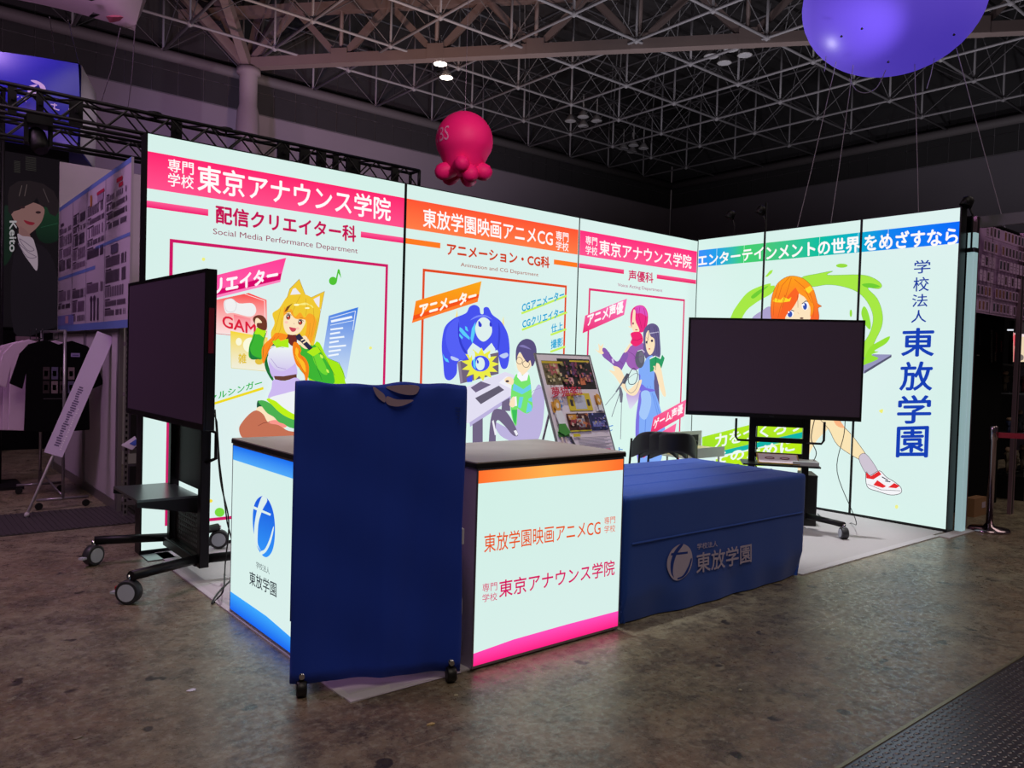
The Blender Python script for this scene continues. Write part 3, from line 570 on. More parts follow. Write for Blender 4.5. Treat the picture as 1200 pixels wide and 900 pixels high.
s.art(*o, [('s', PU, [(430, 510), (520, 480), (548, 520), (545, 680), (470, 760), (400, 730), (365, 670), (330, 640), (380, 560)]), ('s', (135, 90, 175), [(130, 548), (168, 545), (240, 645), (290, 670), (350, 580), (392, 610), (335, 740), (305, 768), (225, 695), (135, 620)]), ('p', (215, 190, 235), [(222, 650), (240, 640), (250, 690), (232, 690)]),
  ('s', SK, [(125, 600), (100, 590), (55, 548), (95, 565), (90, 495), (115, 520), (140, 495), (130, 560), (145, 590)]), ('s', SK, [(350, 580), (400, 500), (425, 490), (380, 570)]),
  ('s', (235, 40, 130), [(412, 270), (418, 180), (450, 128), (510, 108), (560, 130), (588, 200), (582, 300), (545, 372), (500, 380), (430, 340)]), ('s', (222, 80, 190), [(460, 130), (510, 112), (560, 140), (580, 220), (520, 190), (470, 190)]),
  ('s', SK, [(440, 160), (462, 170), (462, 260), (492, 330), (500, 370), (460, 388), (430, 350), (426, 290)]), ('p', SK, [(388, 320), (420, 322), (420, 345)]), ('e', (150, 50, 90), [(438, 292, 8, 12)]), ('e', (220, 60, 90), [(468, 356, 10, 6)]),
  ('s', (240, 34, 112), [(412, 398), (440, 378), (500, 378), (532, 420), (532, 480), (462, 522), (412, 485), (425, 445)]), ('l', (190, 10, 90), [(425, 455), (480, 462), (525, 440)], 5),
  ('s', (100, 90, 138), [(540, 430), (545, 360), (582, 308), (640, 292), (692, 330), (705, 430), (702, 640), (560, 640)]), ('s', SK, [(562, 430), (590, 340), (612, 410), (655, 460), (645, 560), (605, 608), (570, 550)]), ('e', (60, 50, 80), [(572, 480, 9, 13), (626, 466, 12, 13)]), ('e', (220, 90, 90), [(600, 547, 9, 7)]),
  ('s', (100, 90, 138), [(560, 400), (592, 320), (660, 320), (690, 480), (660, 560), (650, 450), (612, 420), (592, 360)]), ('l', (190, 185, 215), [(600, 392), (690, 378)], 9),
  ('s', (130, 172, 248), [(560, 660), (600, 620), (640, 640), (640, 900), (520, 900), (515, 780)]),
  ('p', (40, 155, 100), [(602, 650), (660, 620), (712, 650), (728, 605), (752, 640), (720, 740), (605, 780)]), ('p', (235, 245, 240), [(602, 640), (655, 615), (712, 640), (712, 650), (660, 625), (602, 652)]),
  ('s', SK, [(640, 760), (680, 690), (715, 740), (745, 900), (765, 1010), (740, 1020), (700, 930), (665, 800)]), ('l', SK, [(660, 740), (642, 722)], 12), ('l', SK, [(684, 720), (672, 692)], 12),
  ('s', SK, [(190, 760), (250, 770), (230, 720), (300, 740), (350, 840), (380, 960), (500, 860), (520, 880), (470, 1000), (400, 1010), (330, 940), (250, 820)]),
  ('e', (94, 94, 110), [(502, 648, 48, 92)]), ('e', (112, 112, 128), [(516, 630, 26, 60)]), ('r', (70, 70, 85), [(400, 790), (440, 740), (480, 800), (455, 890), (400, 900), (385, 850)], 7), ('p', (80, 80, 95), [(330, 850), (370, 790), (400, 800), (350, 900), (315, 890)])] + [('l', (180, 20, 90), q, 4) for q in ([(500, 130), (490, 220), (520, 340)], [(540, 140), (560, 240), (545, 340)], [(470, 140), (468, 210)])] + [('l', (70, 60, 105), q, 4) for q in ([(600, 320), (590, 400), (570, 500)], [(660, 320), (685, 430), (690, 620)], [(640, 320), (668, 450), (672, 600)])] + [('l', (110, 60, 130), q, 4) for q in ([(380, 570), (430, 600), (470, 650)], [(300, 670), (330, 700)], [(190, 580), (205, 640)], [(440, 640), (520, 620)])] + [('l', (30, 120, 75), [(660, 622), (655, 760)], 5), ('l', (200, 150, 120), [(560, 430), (585, 455)], 3), ('l', (120, 60, 60), [(455, 355), (480, 358)], 4), ('l', (235, 240, 245), [(475, 570), (520, 556), (545, 580)], 6)])
o = (700, 430, 7.83); GY2 = (110, 112, 128)
s.art(*o, [('p', GY2, [(185, 190), (205, 185), (222, 250), (215, 325), (195, 325)]), ('l', GY2, [(235, 110), (160, 225)], 14), ('l', GY2, [(180, 205), (60, 350)], 5), ('l', GY2, [(195, 230), (118, 455)], 6), ('l', GY2, [(208, 320), (198, 660)], 5), ('r', GY2, [(250, 130), (330, 60), (372, 90), (340, 200), (290, 238), (250, 190)], 4),
  ('p', ((255, 110, 165), (240, 20, 95)), [(500, 460), (800, 298), (780, 450), (468, 625)]), ('p', ((255, 110, 165), (250, 40, 110)), [(428, 682), (710, 515), (690, 640), (405, 835)])])
s.text(*o, 'ゲーム声優', (500, 487), (770, 333), (497, 575), (255, 248, 250), .03)
s.text(*o, '朗読', (440, 700), (570, 625), (435, 790), (255, 240, 245), .02)
s.text(*o, 'ト', (180, 735), (216, 730), (180, 780), (60, 130, 210), .02); s.art(*o, [('l', (60, 130, 210), [(90, 545), (125, 535)], 8), ('l', (60, 130, 210), [(100, 585), (120, 575)], 6)])
o = (670, 350, 4.6125)
s.art(*o, [('p', ((255, 120, 190), (235, 30, 110)), [(62, 92), (288, 0), (272, 88), (48, 187)])])
s.text(*o, 'アニメ声優', (76, 86), (268, 12), (74, 150), (255, 248, 250), .04)
s.flush('illustration', t3, label='printed pink-haired and dark-haired women at a studio microphone')

# right wall: three panels forming one big picture, plane x = -0.04
YR = [-0.0595, -0.966, -2.065, -2.995]
lab = ('left third of the right hand lightbox, green slime arc, behind the flat screen', 'centre third of the right hand lightbox with the orange-haired girl', 'right third of the right hand lightbox with blue vertical lettering and a sneaker')
RT = []
for i in range(3): RT.append(light_panel(lab[i], (-0.04, YR[i], 0), (0, -1, 0), YR[i]-YR[i+1], 0.13, name='lightbox', wl=0.003 if i == 0 else 0.012))
LSP = (166, 232, 66)
def right_art(i):
    t, pl = RT[i]; L = YR[i]-YR[i+1]
    s = Print(pl, (0.012, L-0.012)); stops = [(816, (60, 140, 255)), (840, (20, 160, 235)), (872, (60, 208, 110)), (897, (70, 200, 120)), (960, (0, 190, 160)), (1005, (0, 175, 205)), (1040, (10, 130, 240)), (1130, (0, 104, 250))]
    for (xa, ca), (xb, cb) in zip(stops[:-1], stops[1:]):
        a, b = pl.p2(xa, 300)[0], pl.p2(xb, 290)[0]; P = [np.array(q) for q in ((a, 2.668), (b, 2.668), (b, 2.868), (a, 2.868))]; C4 = [lin(ca), lin(cb), lin(cb), lin(ca)]
        s.tri([P[0], P[1], P[2]], [C4[0], C4[1], C4[2]]); s.tri([P[0], P[2], P[3]], [C4[0], C4[2], C4[3]])
    s.flush('header_band', t)
    s = Print(pl, (0.012, L-0.012), base=0.0025); o = (800, 240, 3.4286)
    if i == 0: s.text(*o, 'エンターテイ', (62, 203), (326, 168), (62, 247), W_, .03)
    if i == 1: s.text(*o, 'ンメントの世界', (338, 166), (712, 126), (338, 223), W_, .03)
    if i == 2:
        s.text(*o, 'をめざすなら', (732, 120), (1105, 88), (732, 184), W_, .03); v = (800, 300, 3.0); NB = (24, 60, 160); DB = (16, 62, 180)
        for ch, x0, y0, x1, y1 in (('学', 815, 14, 872, 62), ('校', 812, 74, 867, 125), ('法', 808, 134, 862, 180), ('人', 805, 190, 858, 235)): s.text(*v, ch, (x0, y0+2), (x1, y0-1), (x0-1, y1), NB, .008)
        for ch, x0, y0, x1, y1 in (('東', 772, 254, 887, 352), ('放', 766, 372, 881, 472), ('学', 758, 490, 876, 588), ('園', 755, 600, 866, 706)): s.text(*v, ch, (x0+2, y0+2), (x1, y0-1), (x0-2, y1), DB, .018)
    s.flush('lettering', t)
    s = Print(pl, (0.012, L-0.012), base=0.0016); o = (840, 300, 5.4545)
    s.art(*o, [('s', LSP, [(-20, 760), (0, 600), (90, 390), (120, 330), (190, 240), (260, 200), (340, 175), (345, 190), (372, 192), (350, 240), (250, 300), (170, 380), (90, 600), (60, 760)]),
      ('s', LSP, [(540, 140), (650, 112), (742, 97), (710, 122), (920, 120), (1010, 145), (1055, 185), (1035, 210), (965, 205), (1025, 270), (1058, 360), (1055, 450), (1005, 560), (960, 690), (900, 760), (900, 620), (975, 500), (1000, 390), (960, 290), (890, 225), (790, 192), (700, 184), (600, 195)]),
      ('r', (60, 130, 40), [(540, 140), (650, 112), (742, 97), (710, 122), (920, 120), (1010, 145), (1055, 185), (1035, 210), (965, 205), (1025, 270), (1058, 360), (1055, 450), (1005, 560), (960, 690), (900, 760), (900, 620), (975, 500), (1000, 390), (960, 290), (890, 225), (790, 192), (700, 184), (600, 195)], 1.5),
      ('s', (110, 205, 50), [(930, 180), (990, 175), (1045, 195), (1000, 205), (950, 198)]), ('s', (110, 205, 50), [(220, 260), (260, 225), (330, 190), (300, 220), (240, 270)]),
      ('e', (150, 220, 60), [(800, 62, 37, 13), (858, 366, 8, 24)]), ('p', LSP, [(308, 135), (340, 95), (360, 88), (352, 110), (325, 132)]), ('s', (150, 225, 60), [(925, 370), (940, 322), (965, 350), (985, 430), (980, 470), (950, 440)]),
      ('p', (150, 150, 190), [(900, 770), (940, 650), (1000, 628), (1118, 630), (1118, 640), (945, 748)]), ('p', (84, 84, 110), [(945, 735), (1118, 632), (1118, 646), (945, 752)]),
      ('s', (150, 225, 50), [(935, 690), (975, 590), (1040, 545), (1107, 513), (1085, 558), (1010, 605), (1035, 612), (990, 632), (1035, 655), (960, 690)])])
    if i != 2 or True:
        s.art(*o, [('s', (172, 162, 205), [(225, 400), (290, 350), (350, 325), (440, 420), (640, 420), (700, 560), (690, 900), (500, 960), (330, 940), (240, 700), (200, 500)]),
          ('s', ((255, 160, 20), (248, 60, 44)), [(350, 400), (348, 300), (365, 225), (400, 165), (470, 128), (555, 145), (615, 205), (640, 280), (648, 305), (672, 322), (650, 335), (655, 400), (620, 470), (500, 500), (380, 470)]), ('r', (120, 40, 20), [(350, 400), (348, 300), (365, 225), (400, 165), (470, 128), (555, 145), (615, 205), (640, 280), (648, 305), (672, 322), (650, 335), (655, 400), (620, 470), (500, 500), (380, 470)], 2),
          ('s', SK, [(440, 380), (470, 320), (530, 240), (575, 280), (602, 340), (600, 400), (560, 460), (500, 470), (450, 440)]), ('e', (250, 250, 255), [(468, 368, 25, 24), (567, 318, 22, 28)]), ('e', (50, 80, 175), [(470, 372, 15, 20), (566, 322, 13, 22)]), ('l', (60, 30, 30), [(438, 352), (468, 342), (495, 352)], 5), ('l', (60, 30, 30), [(548, 305), (572, 288), (592, 294)], 5), ('e', (90, 40, 40), [(545, 398, 12, 5)]),
          ('s', (250, 100, 34), [(400, 400), (430, 300), (470, 240), (515, 200), (525, 262), (490, 330), (450, 375), (425, 420)]), ('s', (255, 150, 30), [(505, 190), (560, 230), (600, 260), (625, 330), (600, 390), (600, 330), (570, 270), (530, 240)]), ('p', (255, 215, 40), [(360, 290), (372, 268), (410, 280), (430, 262), (462, 276), (480, 262), (470, 290), (420, 298), (380, 296)]), ('p', (255, 215, 40), [(560, 215), (600, 190), (618, 215), (590, 240)]), ('l', (120, 50, 20), [(520, 250), (522, 330)], 2)] + [('l', (214, 90, 24), q, 3) for q in ([(470, 132), (420, 190), (390, 290)], [(480, 140), (455, 220), (420, 330)], [(500, 150), (560, 200), (610, 300)], [(400, 180), (370, 280), (365, 380)], [(600, 240), (625, 320), (620, 390)], [(440, 250), (410, 330), (395, 395)])] + [('l', (230, 190, 150), [(520, 360), (530, 372)], 3), ('e', (255, 255, 255), [(464, 360, 5, 6), (560, 312, 5, 6)])])
        k = (860, 470, 5.295)
        sh = [(825, 440), (850, 462), (908, 432), (950, 470), (1000, 500), (1040, 535), (1040, 570), (980, 582), (900, 560), (832, 530)]
        leg = [(500, 60), (620, 60), (680, 150), (740, 215), (822, 328), (835, 372), (782, 362), (650, 275), (590, 170)]
        s.art(*k, [('s', (250, 225, 178), [(440, 60), (560, 60), (600, 150), (530, 230), (480, 310), (440, 420), (400, 420), (430, 200)]), ('s', (250, 228, 180), leg), ('r', (70, 50, 50), leg, 3), ('s', (250, 180, 130), [(610, 80), (660, 120), (690, 165), (640, 150)]),
          ('s', (206, 196, 210), [(780, 358), (822, 326), (895, 425), (890, 462), (835, 462)]), ('r', (70, 60, 70), [(780, 358), (822, 326), (895, 425), (890, 462), (835, 462)], 2.5),
          ('s', (244, 244, 248), sh), ('r', (60, 50, 60), sh, 3.5), ('p', (228, 40, 44), [(825, 442), (855, 465), (905, 434), (920, 455), (870, 485), (826, 478)]), ('p', (228, 40, 44), [(870, 520), (895, 490), (950, 528), (930, 538)]), ('p', (228, 40, 44), [(962, 535), (1000, 508), (1034, 526), (1012, 540)]), ('l', (60, 50, 60), [(835, 515), (920, 550), (1038, 556)], 2.5), ('l', (40, 40, 60), [(925, 470), (960, 490)], 6), ('l', (40, 40, 60), [(945, 495), (975, 500)], 6),
          ('s', (240, 240, 120), [(905, 60), (930, 50), (925, 75)]), ('e', (240, 240, 140), [(1015, 655, 10, 12)])])
        w = (720, 480, 5.0)
        s.art(*w, [('p', ((190, 235, 20), (150, 225, 30)), [(520, 160), (1110, 10), (1110, 180), (520, 262)]), ('p', (0, 178, 165), [(640, 240), (1110, 130), (1110, 165), (640, 265)]), ('p', (185, 235, 10), [(600, 285), (1110, 170), (1110, 330), (600, 330)])])
        s.text(*w, '力をつくろう', (596, 148), (1100, 40), (596, 222), (240, 250, 240), .03); s.text(*w, 'そのために', (600, 255), (1060, 175), (600, 315), (240, 250, 240), .03)
    s.flush('illustration', t, label=('printed green slime arc and lilac jacket', 'printed orange-haired girl in a lilac jacket with green slime', 'printed green slime, laptop corner and outstretched leg with red sneaker')[i])
for i in range(3): right_art(i)
# pale end post and clamps at the outer end of the right wall; emission stands in for light on the post
ep = thing('end_post', 'pale edge profile, brightened by added glow, closing the outer end of the right lightbox wall', 'post', (0.2, -3.0, 0))
box('post', M('edge_profile_added_glow', (190, 215, 218), 0.5, emit=(128, 158, 162), es=0.9), ep, 0.115, 0.20, -3.06, -2.999, 0.0075, 2.78); box('clamp', black, ep, 0.11, 0.21, -3.065, -2.997, 2.6, 2.64)
# ------------------------------------------------------------------ counters of the stand
top_m = M('dark_counter_laminate', (158, 150, 146), 0.45, noise=0.22, nscale=6); edge_m = M('black_edge_band', (16, 16, 18), 0.5)
cside = M('violet_grey_side', (170, 156, 182), 0.45, 0.3)
def counter(label, x0, x1, y0, y1, H, P0, u, L, edge, name='lightbox_counter'):
    t = thing(name, label, 'counter', ((x0+x1)/2, (y0+y1)/2, 0), group='backlit counters')
    pl = Plane(P0, u); n = pl.n; back = 0.02
    box('body', cside, t, x0, x1, y0, y1, 0.008, H-0.028)
    box('countertop', top_m, t, x0-0.008, x1+0.008, y0-0.008, y1+0.008, H-0.006, H, )
    box('countertop_edge', edge_m, t, x0-0.01, x1+0.01, y0-0.01, y1+0.01, H-0.028, H-0.006)
    B = lambda a0, a1, b0, b1, o0, o1: MB().obox(pl.pt(a0, b0, o0), np.array(u)*(a1-a0), (0, 0, b1-b0), n*(o1-o0))
    B(0.006, L-0.006, 0.022, H-0.04, -0.001, 0.004).build('lit_face', WHITE, t)
    for r in ((0, 0.006, 0.01, H-0.03), (L-0.006, L, 0.01, H-0.03), (0.006, L-0.006, 0.01, 0.022), (0.006, L-0.006, H-0.04, H-0.03)): B(*r, -0.001, 0.006).build('frame', edge, t)
    return t, pl
alu = M('satin_aluminium', (150, 146, 156), 0.35, 0.7)
HC = 0.985
tL, pL = counter('left side of the stand counter with a blue and white round emblem and lettering', -6.155, -5.60, -2.62, -1.585, HC, (-6.155, -1.585, 0), (0, -1, 0), 1.035, alu)
tF, pF = counter('front stand counter unit with orange and pink school name lettering', -5.545, -4.54, -3.045, -2.33, HC, (-5.545, -3.045, 0), (1, 0, 0), 1.005, alu)
s = Print(pL, (0.006, 1.029), base=0.0048)
s.poly2([(0, 0.865), (1.03, 0.865), (1.03, 0.945), (0, 0.945)], ((20, 110, 240), (80, 170, 250))); s.flush('colour_band', tL); s.poly2([(0, 0.022), (1.03, 0.022), (1.03, 0.085), (0.52, 0.12), (0, 0.12)], ((60, 170, 255), (20, 100, 240)))
s.flush('colour_band', tL)
s = Print(pL, base=0.0048); o = (275, 560, 5.63)
el = [(190, 118), (215, 130), (240, 165), (262, 230), (272, 320), (268, 420), (250, 490), (215, 523), (180, 500), (150, 440), (130, 350), (125, 270), (132, 190), (155, 140)]
s.art(*o, [('s', ((20, 80, 220), (50, 150, 250)), el), ('s', WH, [(192, 118), (222, 146), (190, 210), (165, 290), (158, 380), (160, 440), (180, 482), (150, 440), (136, 400), (136, 320), (150, 230), (170, 160)]),
  ('p', WH, [(132, 186), (246, 236), (242, 250), (132, 205)]), ('s', WH, [(178, 484), (205, 470), (235, 410), (262, 322), (264, 345), (245, 425), (215, 485), (182, 506)])])
s.flush('emblem', tL, label='blue oval emblem with a white curved cross')
s = Print(pL, base=0.0048)
s.text(*o, '学校法人', (148, 548), (236, 592), (148, 592), (60, 70, 80)); s.text(*o, '東放学園', (104, 610), (282, 692), (104, 700), (40, 48, 58), .006); s.flush('lettering', tL)
s = Print(pF, (0.006, 0.999), base=0.0048)
c1_, c2_ = lin((255, 110, 44)), lin((255, 178, 80))
for a0_, a1_, x_, y_ in ((0, .45, c1_, c2_), (.45, 1.0, c2_, c1_)): P_ = [np.array(q) for q in ((a0_, .885), (a1_, .885), (a1_, .945), (a0_, .945))]; s.tri([P_[0], P_[1], P_[2]], [x_, y_, y_]); s.tri([P_[0], P_[2], P_[3]], [x_, y_, x_])
s.flush('colour_band', tF); s.poly2([(0, 0.022), (1.0, 0.022), (1.0, 0.105), (0.6, 0.105), (0.25, 0.1), (0, 0.082)], ((255, 80, 190), (255, 30, 130)))
s.flush('colour_band', tF)
s = Print(pF, base=0.0048); o = (520, 500, 5.0); OL = (230, 84, 24); PL_ = (214, 20, 100)
s.text(*o, '東放学園映画アニメCG', (233, 630), (915, 539), (233, 738), OL, .006); s.text(*o, '専門', (936, 530), (1000, 522), (936, 572), OL); s.text(*o, '学校', (936, 580), (1000, 572), (936, 622), OL)
o = (440, 640, 4.0)
s.text(*o, '専門', (497, 175), (566, 165), (497, 215), PL_); s.text(*o, '学校', (497, 224), (566, 214), (497, 262), PL_); s.text(*o, '東京アナウンス学院', (575, 160), (1116, 62), (575, 240), PL_, .012)
s.flush('lettering', tF)

# ------------------------------------------------------------------ cloth-covered rolling rack in front
cloth_m = M('navy_blue_cloth', (12, 62, 190), 0.75, noise=0.12, nscale=1.2, bump=0.25, bscale=500, sheen=0.15)
U = np.array([0.928, -0.372, 0.0]); U /= np.linalg.norm(U); P0 = np.array([-6.343, -2.815, 0.0]); Wd = 0.745
rp = Plane(P0, U); rn = rp.n
rk = thing('rolling_rack', 'low wheeled rack hidden under the navy cloth, black castors showing', 'rack', tuple(P0+U*Wd/2-rn*0.1))
blk = M('black_plastic', (18, 18, 20), 0.45); chrome = M('chrome', (200, 200, 205), 0.2, 1.0)
def rpt(a, z, o): return rp.O+rp.u*a+np.array([0, 0, z])+rn*o
for a in (0.05, Wd-0.04):
    tube('upright', chrome, rk, [rpt(a, 0.10, -0.05), rpt(a, 1.318, -0.05)], 0.012)
    tube('foot', chrome, rk, [rpt(a, 0.09, 0.03), rpt(a, 0.09, -0.20)], 0.012)
    for o_ in (0.012, -0.19):
        p = rpt(a, 0.035, o_); MB().lathe([(0.03, -0.022), (0.035, -0.016), (0.035, 0.016), (0.03, 0.022)], p, tuple(U), 18).build('caster', blk, rk)
        tube('caster_stem', blk, rk, [p+np.array([0, 0, 0.03]), p+np.array([0, 0, 0.06])], 0.012)
tube('top_rail', chrome, rk, [rpt(0.03, 1.318, -0.05), rpt(Wd-0.03, 1.318, -0.05)], 0.012)
tube('lower_rail', chrome, rk, [rpt(0.03, 0.2, -0.05), rpt(Wd-0.03, 0.2, -0.05)], 0.010)
for z in (0.62, 0.30): MB().obox(rpt(Wd-0.035, z, -0.01), U*0.045, rn*-0.05, (0, 0, 0.07)).build('clip', M('white_plastic', (210, 206, 214), 0.5), rk)
g = MB(); N = 60
def topz(a): return 1.342+0.010*math.sin(a*5.0+2.4)*math.sin(a*9)+0.004*math.sin(a*31)-0.006*math.sin(PI*a/Wd)
prof = []
for k in range(26): prof.append((0.055+(1.325-0.055)*k/25, 'f'))
rows = []
for z, kd in prof: rows.append([rpt(Wd*i/N+0.004*math.sin(z*7)*(i == N), z-0.012*(k_ := i/N)*(1-(z-0.055)/1.27), 0.009*math.sin(i*0.22+z*2.2)*(1.35-z)+0.004*math.exp(-((i-31)/1.6)**2)+0.004*math.sin(i*0.47-z*5)+0.003*math.sin(z*16+i*.1)) for i in range(N+1)])
for o_, dz in ((-0.004, 0.0), (-0.025, 0.006), (-0.055, 0.006), (-0.09, 0.0), (-0.10, -0.02)): rows.append([rpt(Wd*i/N, topz(Wd*i/N)+dz, o_) for i in range(N+1)])
for k in range(10): rows.append([rpt(Wd*i/N, 1.28-0.11*k, -0.105+0.006*math.sin(i*.3)) for i in range(N+1)])
vs = [p for r in rows for p in r]; fs = [(r*(N+1)+i, r*(N+1)+i+1, (r+1)*(N+1)+i+1, (r+1)*(N+1)+i) for r in range(len(rows)-1) for i in range(N)]
g.add(vs, fs, sm=True)
rc = thing('rack_cloth', 'plain navy cloth with a faded pink emblem hanging over the wheeled rack', 'cloth', tuple(P0+U*Wd/2))
o_ = g.build('drape', cloth_m, rc); sd = o_.modifiers.new('thickness', 'SOLIDIFY'); sd.thickness = 0.002; sd.offset = -1
FP = (176, 150, 172)
s = Print(rp, (0.0, Wd), base=0.009); o = (260, 430, 4.0)
s.art(*o, [('s', FP, [(768, 92), (850, 84), (918, 88), (920, 112), (900, 130), (850, 128), (800, 112)])]); s.flush('faded_emblem', rc, PAPER)
s.art(*o, [('s', FP, [(772, 137), (820, 152), (896, 154), (860, 176), (815, 185), (772, 172)])]); s.flush('faded_emblem', rc, PAPER)
s.art(*o, [('s', FP, [(708, 92), (735, 108), (762, 132), (763, 165), (735, 148), (715, 118)])])
s.flush('faded_emblem', rc, PAPER)
for k in range(5): s.art(*o, [('l', (40, 62, 130), [(1090+k*3, 190+k*17), (1120-k*4, 192+k*17)], 3), ('l', (40, 62, 130), [(1102+k*2, 196+k*17), (1112, 202+k*17)], 2)])
s.flush('faded_emblem', rc, PAPER)
# white sheet lying under it
sh = MB(); sh.add([(-6.17, -2.70, 0.009), (-6.16, -3.03, 0.003), (-5.60, -3.04, 0.003), (-5.575, -2.99, 0.012), (-5.62, -2.70, 0.009)], [(0, 1, 2, 3, 4)])
o_ = sh.build('floor_sheet', M('off_white_vinyl', (196, 184, 200), 0.5), None); sd = o_.modifiers.new('thickness', 'SOLIDIFY'); sd.thickness = 0.0015; tag(o_, 'off-white vinyl sheet on the floor under the cloth-covered rack', 'sheet')

# ------------------------------------------------------------------ tables under the royal blue cloth
tcloth = M('royal_blue_cloth', (18, 76, 180), 0.7, noise=0.08, nscale=1.5, bump=0.2, bscale=500, sheen=0.2)
def table(y0, y1, label):
    t = thing('folding_table', label, 'table', (-3.56, (y0+y1)/2, 0), group='folding tables under the blue cloth')
    box('tabletop', M('table_laminate', (200, 196, 190), 0.5), t, -4.47, -2.66, y0, y1, 0.695, 0.722)
    for x in (-4.35, -2.78):
        for y in (y0+0.05, y1-0.05): tube('leg', chrome, t, [(x, y, 0.007), (x, y, 0.695)], 0.013)
    return t
table(-2.99, -2.53, 'folding table under the blue cloth, half nearer the photographer'); table(-2.52, -2.08, 'folding table under the blue cloth, half nearer the chairs')
tc_ = thing('table_cloth', 'royal blue cloth with white emblem and lettering draped over the long table', 'tablecloth', (-3.56, -2.54, 0))
X0, X1, Y0, Y1_, ZT = -4.50, -2.615, -3.045, -2.035, 0.732
def ringpts(ins, n=44, r=0.035):
    pts = []; x0, x1, y0, y1 = X0+ins, X1-ins, Y0+ins, Y1_-ins; r = max(0.004, r-ins)
    def seg(ax, ay, bx, by, m):
        for i in range(m): pts.append((ax+(bx-ax)*i/m, ay+(by-ay)*i/m))
    for (cx, cy, a0), (ax, ay, bx, by, m) in (((x0+r, y0+r, PI), (x0+r, y0, x1-r, y0, n)), ((x1-r, y0+r, 1.5*PI), (x1, y0+r, x1, y1-r, n//2)), ((x1-r, y1-r, 0), (x1-r, y1, x0+r, y1, n)), ((x0+r, y1-r, PI/2), (x0, y1-r, x0, y0+r, n//2))):
        for i in range(4): pts.append((cx+r*math.cos(a0+i*PI/8), cy+r*math.sin(a0+i*PI/8)))
        seg(ax, ay, bx, by, m)
    return pts
levels = [(0.03, ZT), (0.012, ZT-0.003), (0.003, ZT-0.012), (0.0, ZT-0.03)]+[(0.0, ZT-0.03-(ZT-0.038)*k/16) for k in range(1, 17)]
vs = []; n_ = len(ringpts(0))
for ins, z in levels:
    dep = (ZT-z)/ZT
    for i, (x, y) in enumerate(ringpts(ins)):
        f = (0.010*math.sin(x*7+y*5)+0.007*math.sin(x*17+z*4))*dep*(0.3 if y < Y0+0.01 and z > 0.17 else 1.0)
        if z < 0.16: f -= 0.035*(0.16-z)/0.16*(0.6+0.4*math.sin(x*4))
        dx = -1 if x < X0+0.02 else 1 if x > X1-0.02 else 0; dy = -1 if y < Y0+0.02 else 1 if y > Y1_-0.02 else 0
        vs.append((x+dx*f, y+dy*f, max(z, 0.008)))
fs = [tuple(range(n_))]+[(r*n_+i, r*n_+(i+1) % n_, (r+1)*n_+(i+1) % n_, (r+1)*n_+i) for r in range(len(levels)-1) for i in range(n_)]
MB().add(vs, fs, sm=True).build('drape', tcloth, tc_)
g = MB()
for y, h in ((-2.78, 0.004), (-2.50, 0.005), (-2.27, 0.003)): g = MB(); g.add([(X0+.03, y-0.012, ZT-0.001), (X1-.03, y-0.01, ZT-0.001), (X1-.03, y+0.012, ZT-0.001), (X0+.03, y+0.012, ZT-0.001), (X0+.03, y, ZT+h), (X1-.03, y+0.002, ZT+h)], [(0, 1, 5, 4), (4, 5, 2, 3), (0, 4, 3), (1, 2, 5)]); g.build('crease', tcloth, tc_)
g = MB(); g.add([(X0+0.05, Y0-0.004, 0.47), (X1-0.06, Y0-0.004, 0.47), (X1-0.06, Y0-0.004, 0.455), (X0+0.05, Y0-0.004, 0.455), (X0+.05, Y0-0.009, 0.462), (X1-.06, Y0-0.009, 0.462)], [(0, 1, 5, 4), (4, 5, 2, 3)]); g.build('crease', tcloth, tc_)
tp = Plane((X0, Y0-0.008, 0), (1, 0, 0)); s = Print(tp, base=0.0); o = (720, 560, 4.2857); WP = (198, 186, 214)
s.art(*o, [('s', WP, [(325, 335), (350, 333), (380, 355), (392, 400), (385, 450), (360, 490), (325, 514), (300, 512), (280, 490), (265, 450), (268, 405), (290, 360)]), ('s', (26, 62, 158), [(330, 334), (345, 336), (315, 380), (298, 430), (294, 480), (300, 500), (285, 480), (282, 430), (298, 375)]), ('p', (26, 62, 158), [(285, 378), (368, 370), (368, 380), (283, 390)]), ('s', (26, 62, 158), [(318, 502), (345, 488), (372, 440), (384, 404), (388, 415), (370, 470), (345, 500), (318, 510)])])
s.flush('emblem', tc_, PAPER, label='white round emblem printed on the cloth'); s = Print(tp, base=0.0)
s.text(*o, '学校法人', (416, 330), (518, 315), (416, 360), WP, .01); s.text(*o, '東放学園', (412, 380), (688, 328), (412, 480), WP, .015); s.flush('lettering', tc_, PAPER)

# ------------------------------------------------------------------ poster panel leaning on the counter
ps = thing('poster_panel', 'framed event poster with photos on a floor stand behind the front counter', 'poster', (-3.66, -1.75, 0))
tilt = math.radians(23); bl = np.array([-3.953, -1.93, 0.757]); uu = np.array([1.0, 0, 0]); vv = np.array([0, math.sin(tilt), math.cos(tilt)]); Lw, Hp = 0.58, 0.84
pp = Plane(bl, uu, vv)
MB().obox(pp.pt(0, 0, -0.012), uu*Lw, vv*Hp, pp.n*0.010).build('backing', M('grey_frame', (150, 146, 152), 0.4, 0.5), ps)
for a in (0.1, Lw-0.1): tube('leg', alu, ps, [pp.pt(a, Hp*0.6, -0.02), (bl[0]+a, -1.93, 0.72), (bl[0]+a, -1.98, 0.012)], 0.009, 8); tube('leg', alu, ps, [pp.pt(a, Hp*0.6, -0.02), (bl[0]+a, -1.35, 0.012)], 0.009, 8)
box('ledge', alu, ps, bl[0]-0.005, bl[0]+Lw+0.005, -1.95, -1.90, 0.735, 0.752)
s = Print(pp, base=0.0)
def R4(a0, a1, b0, b1, c): s.rect(a0*Lw, a1*Lw, b0*Hp, b1*Hp, c)
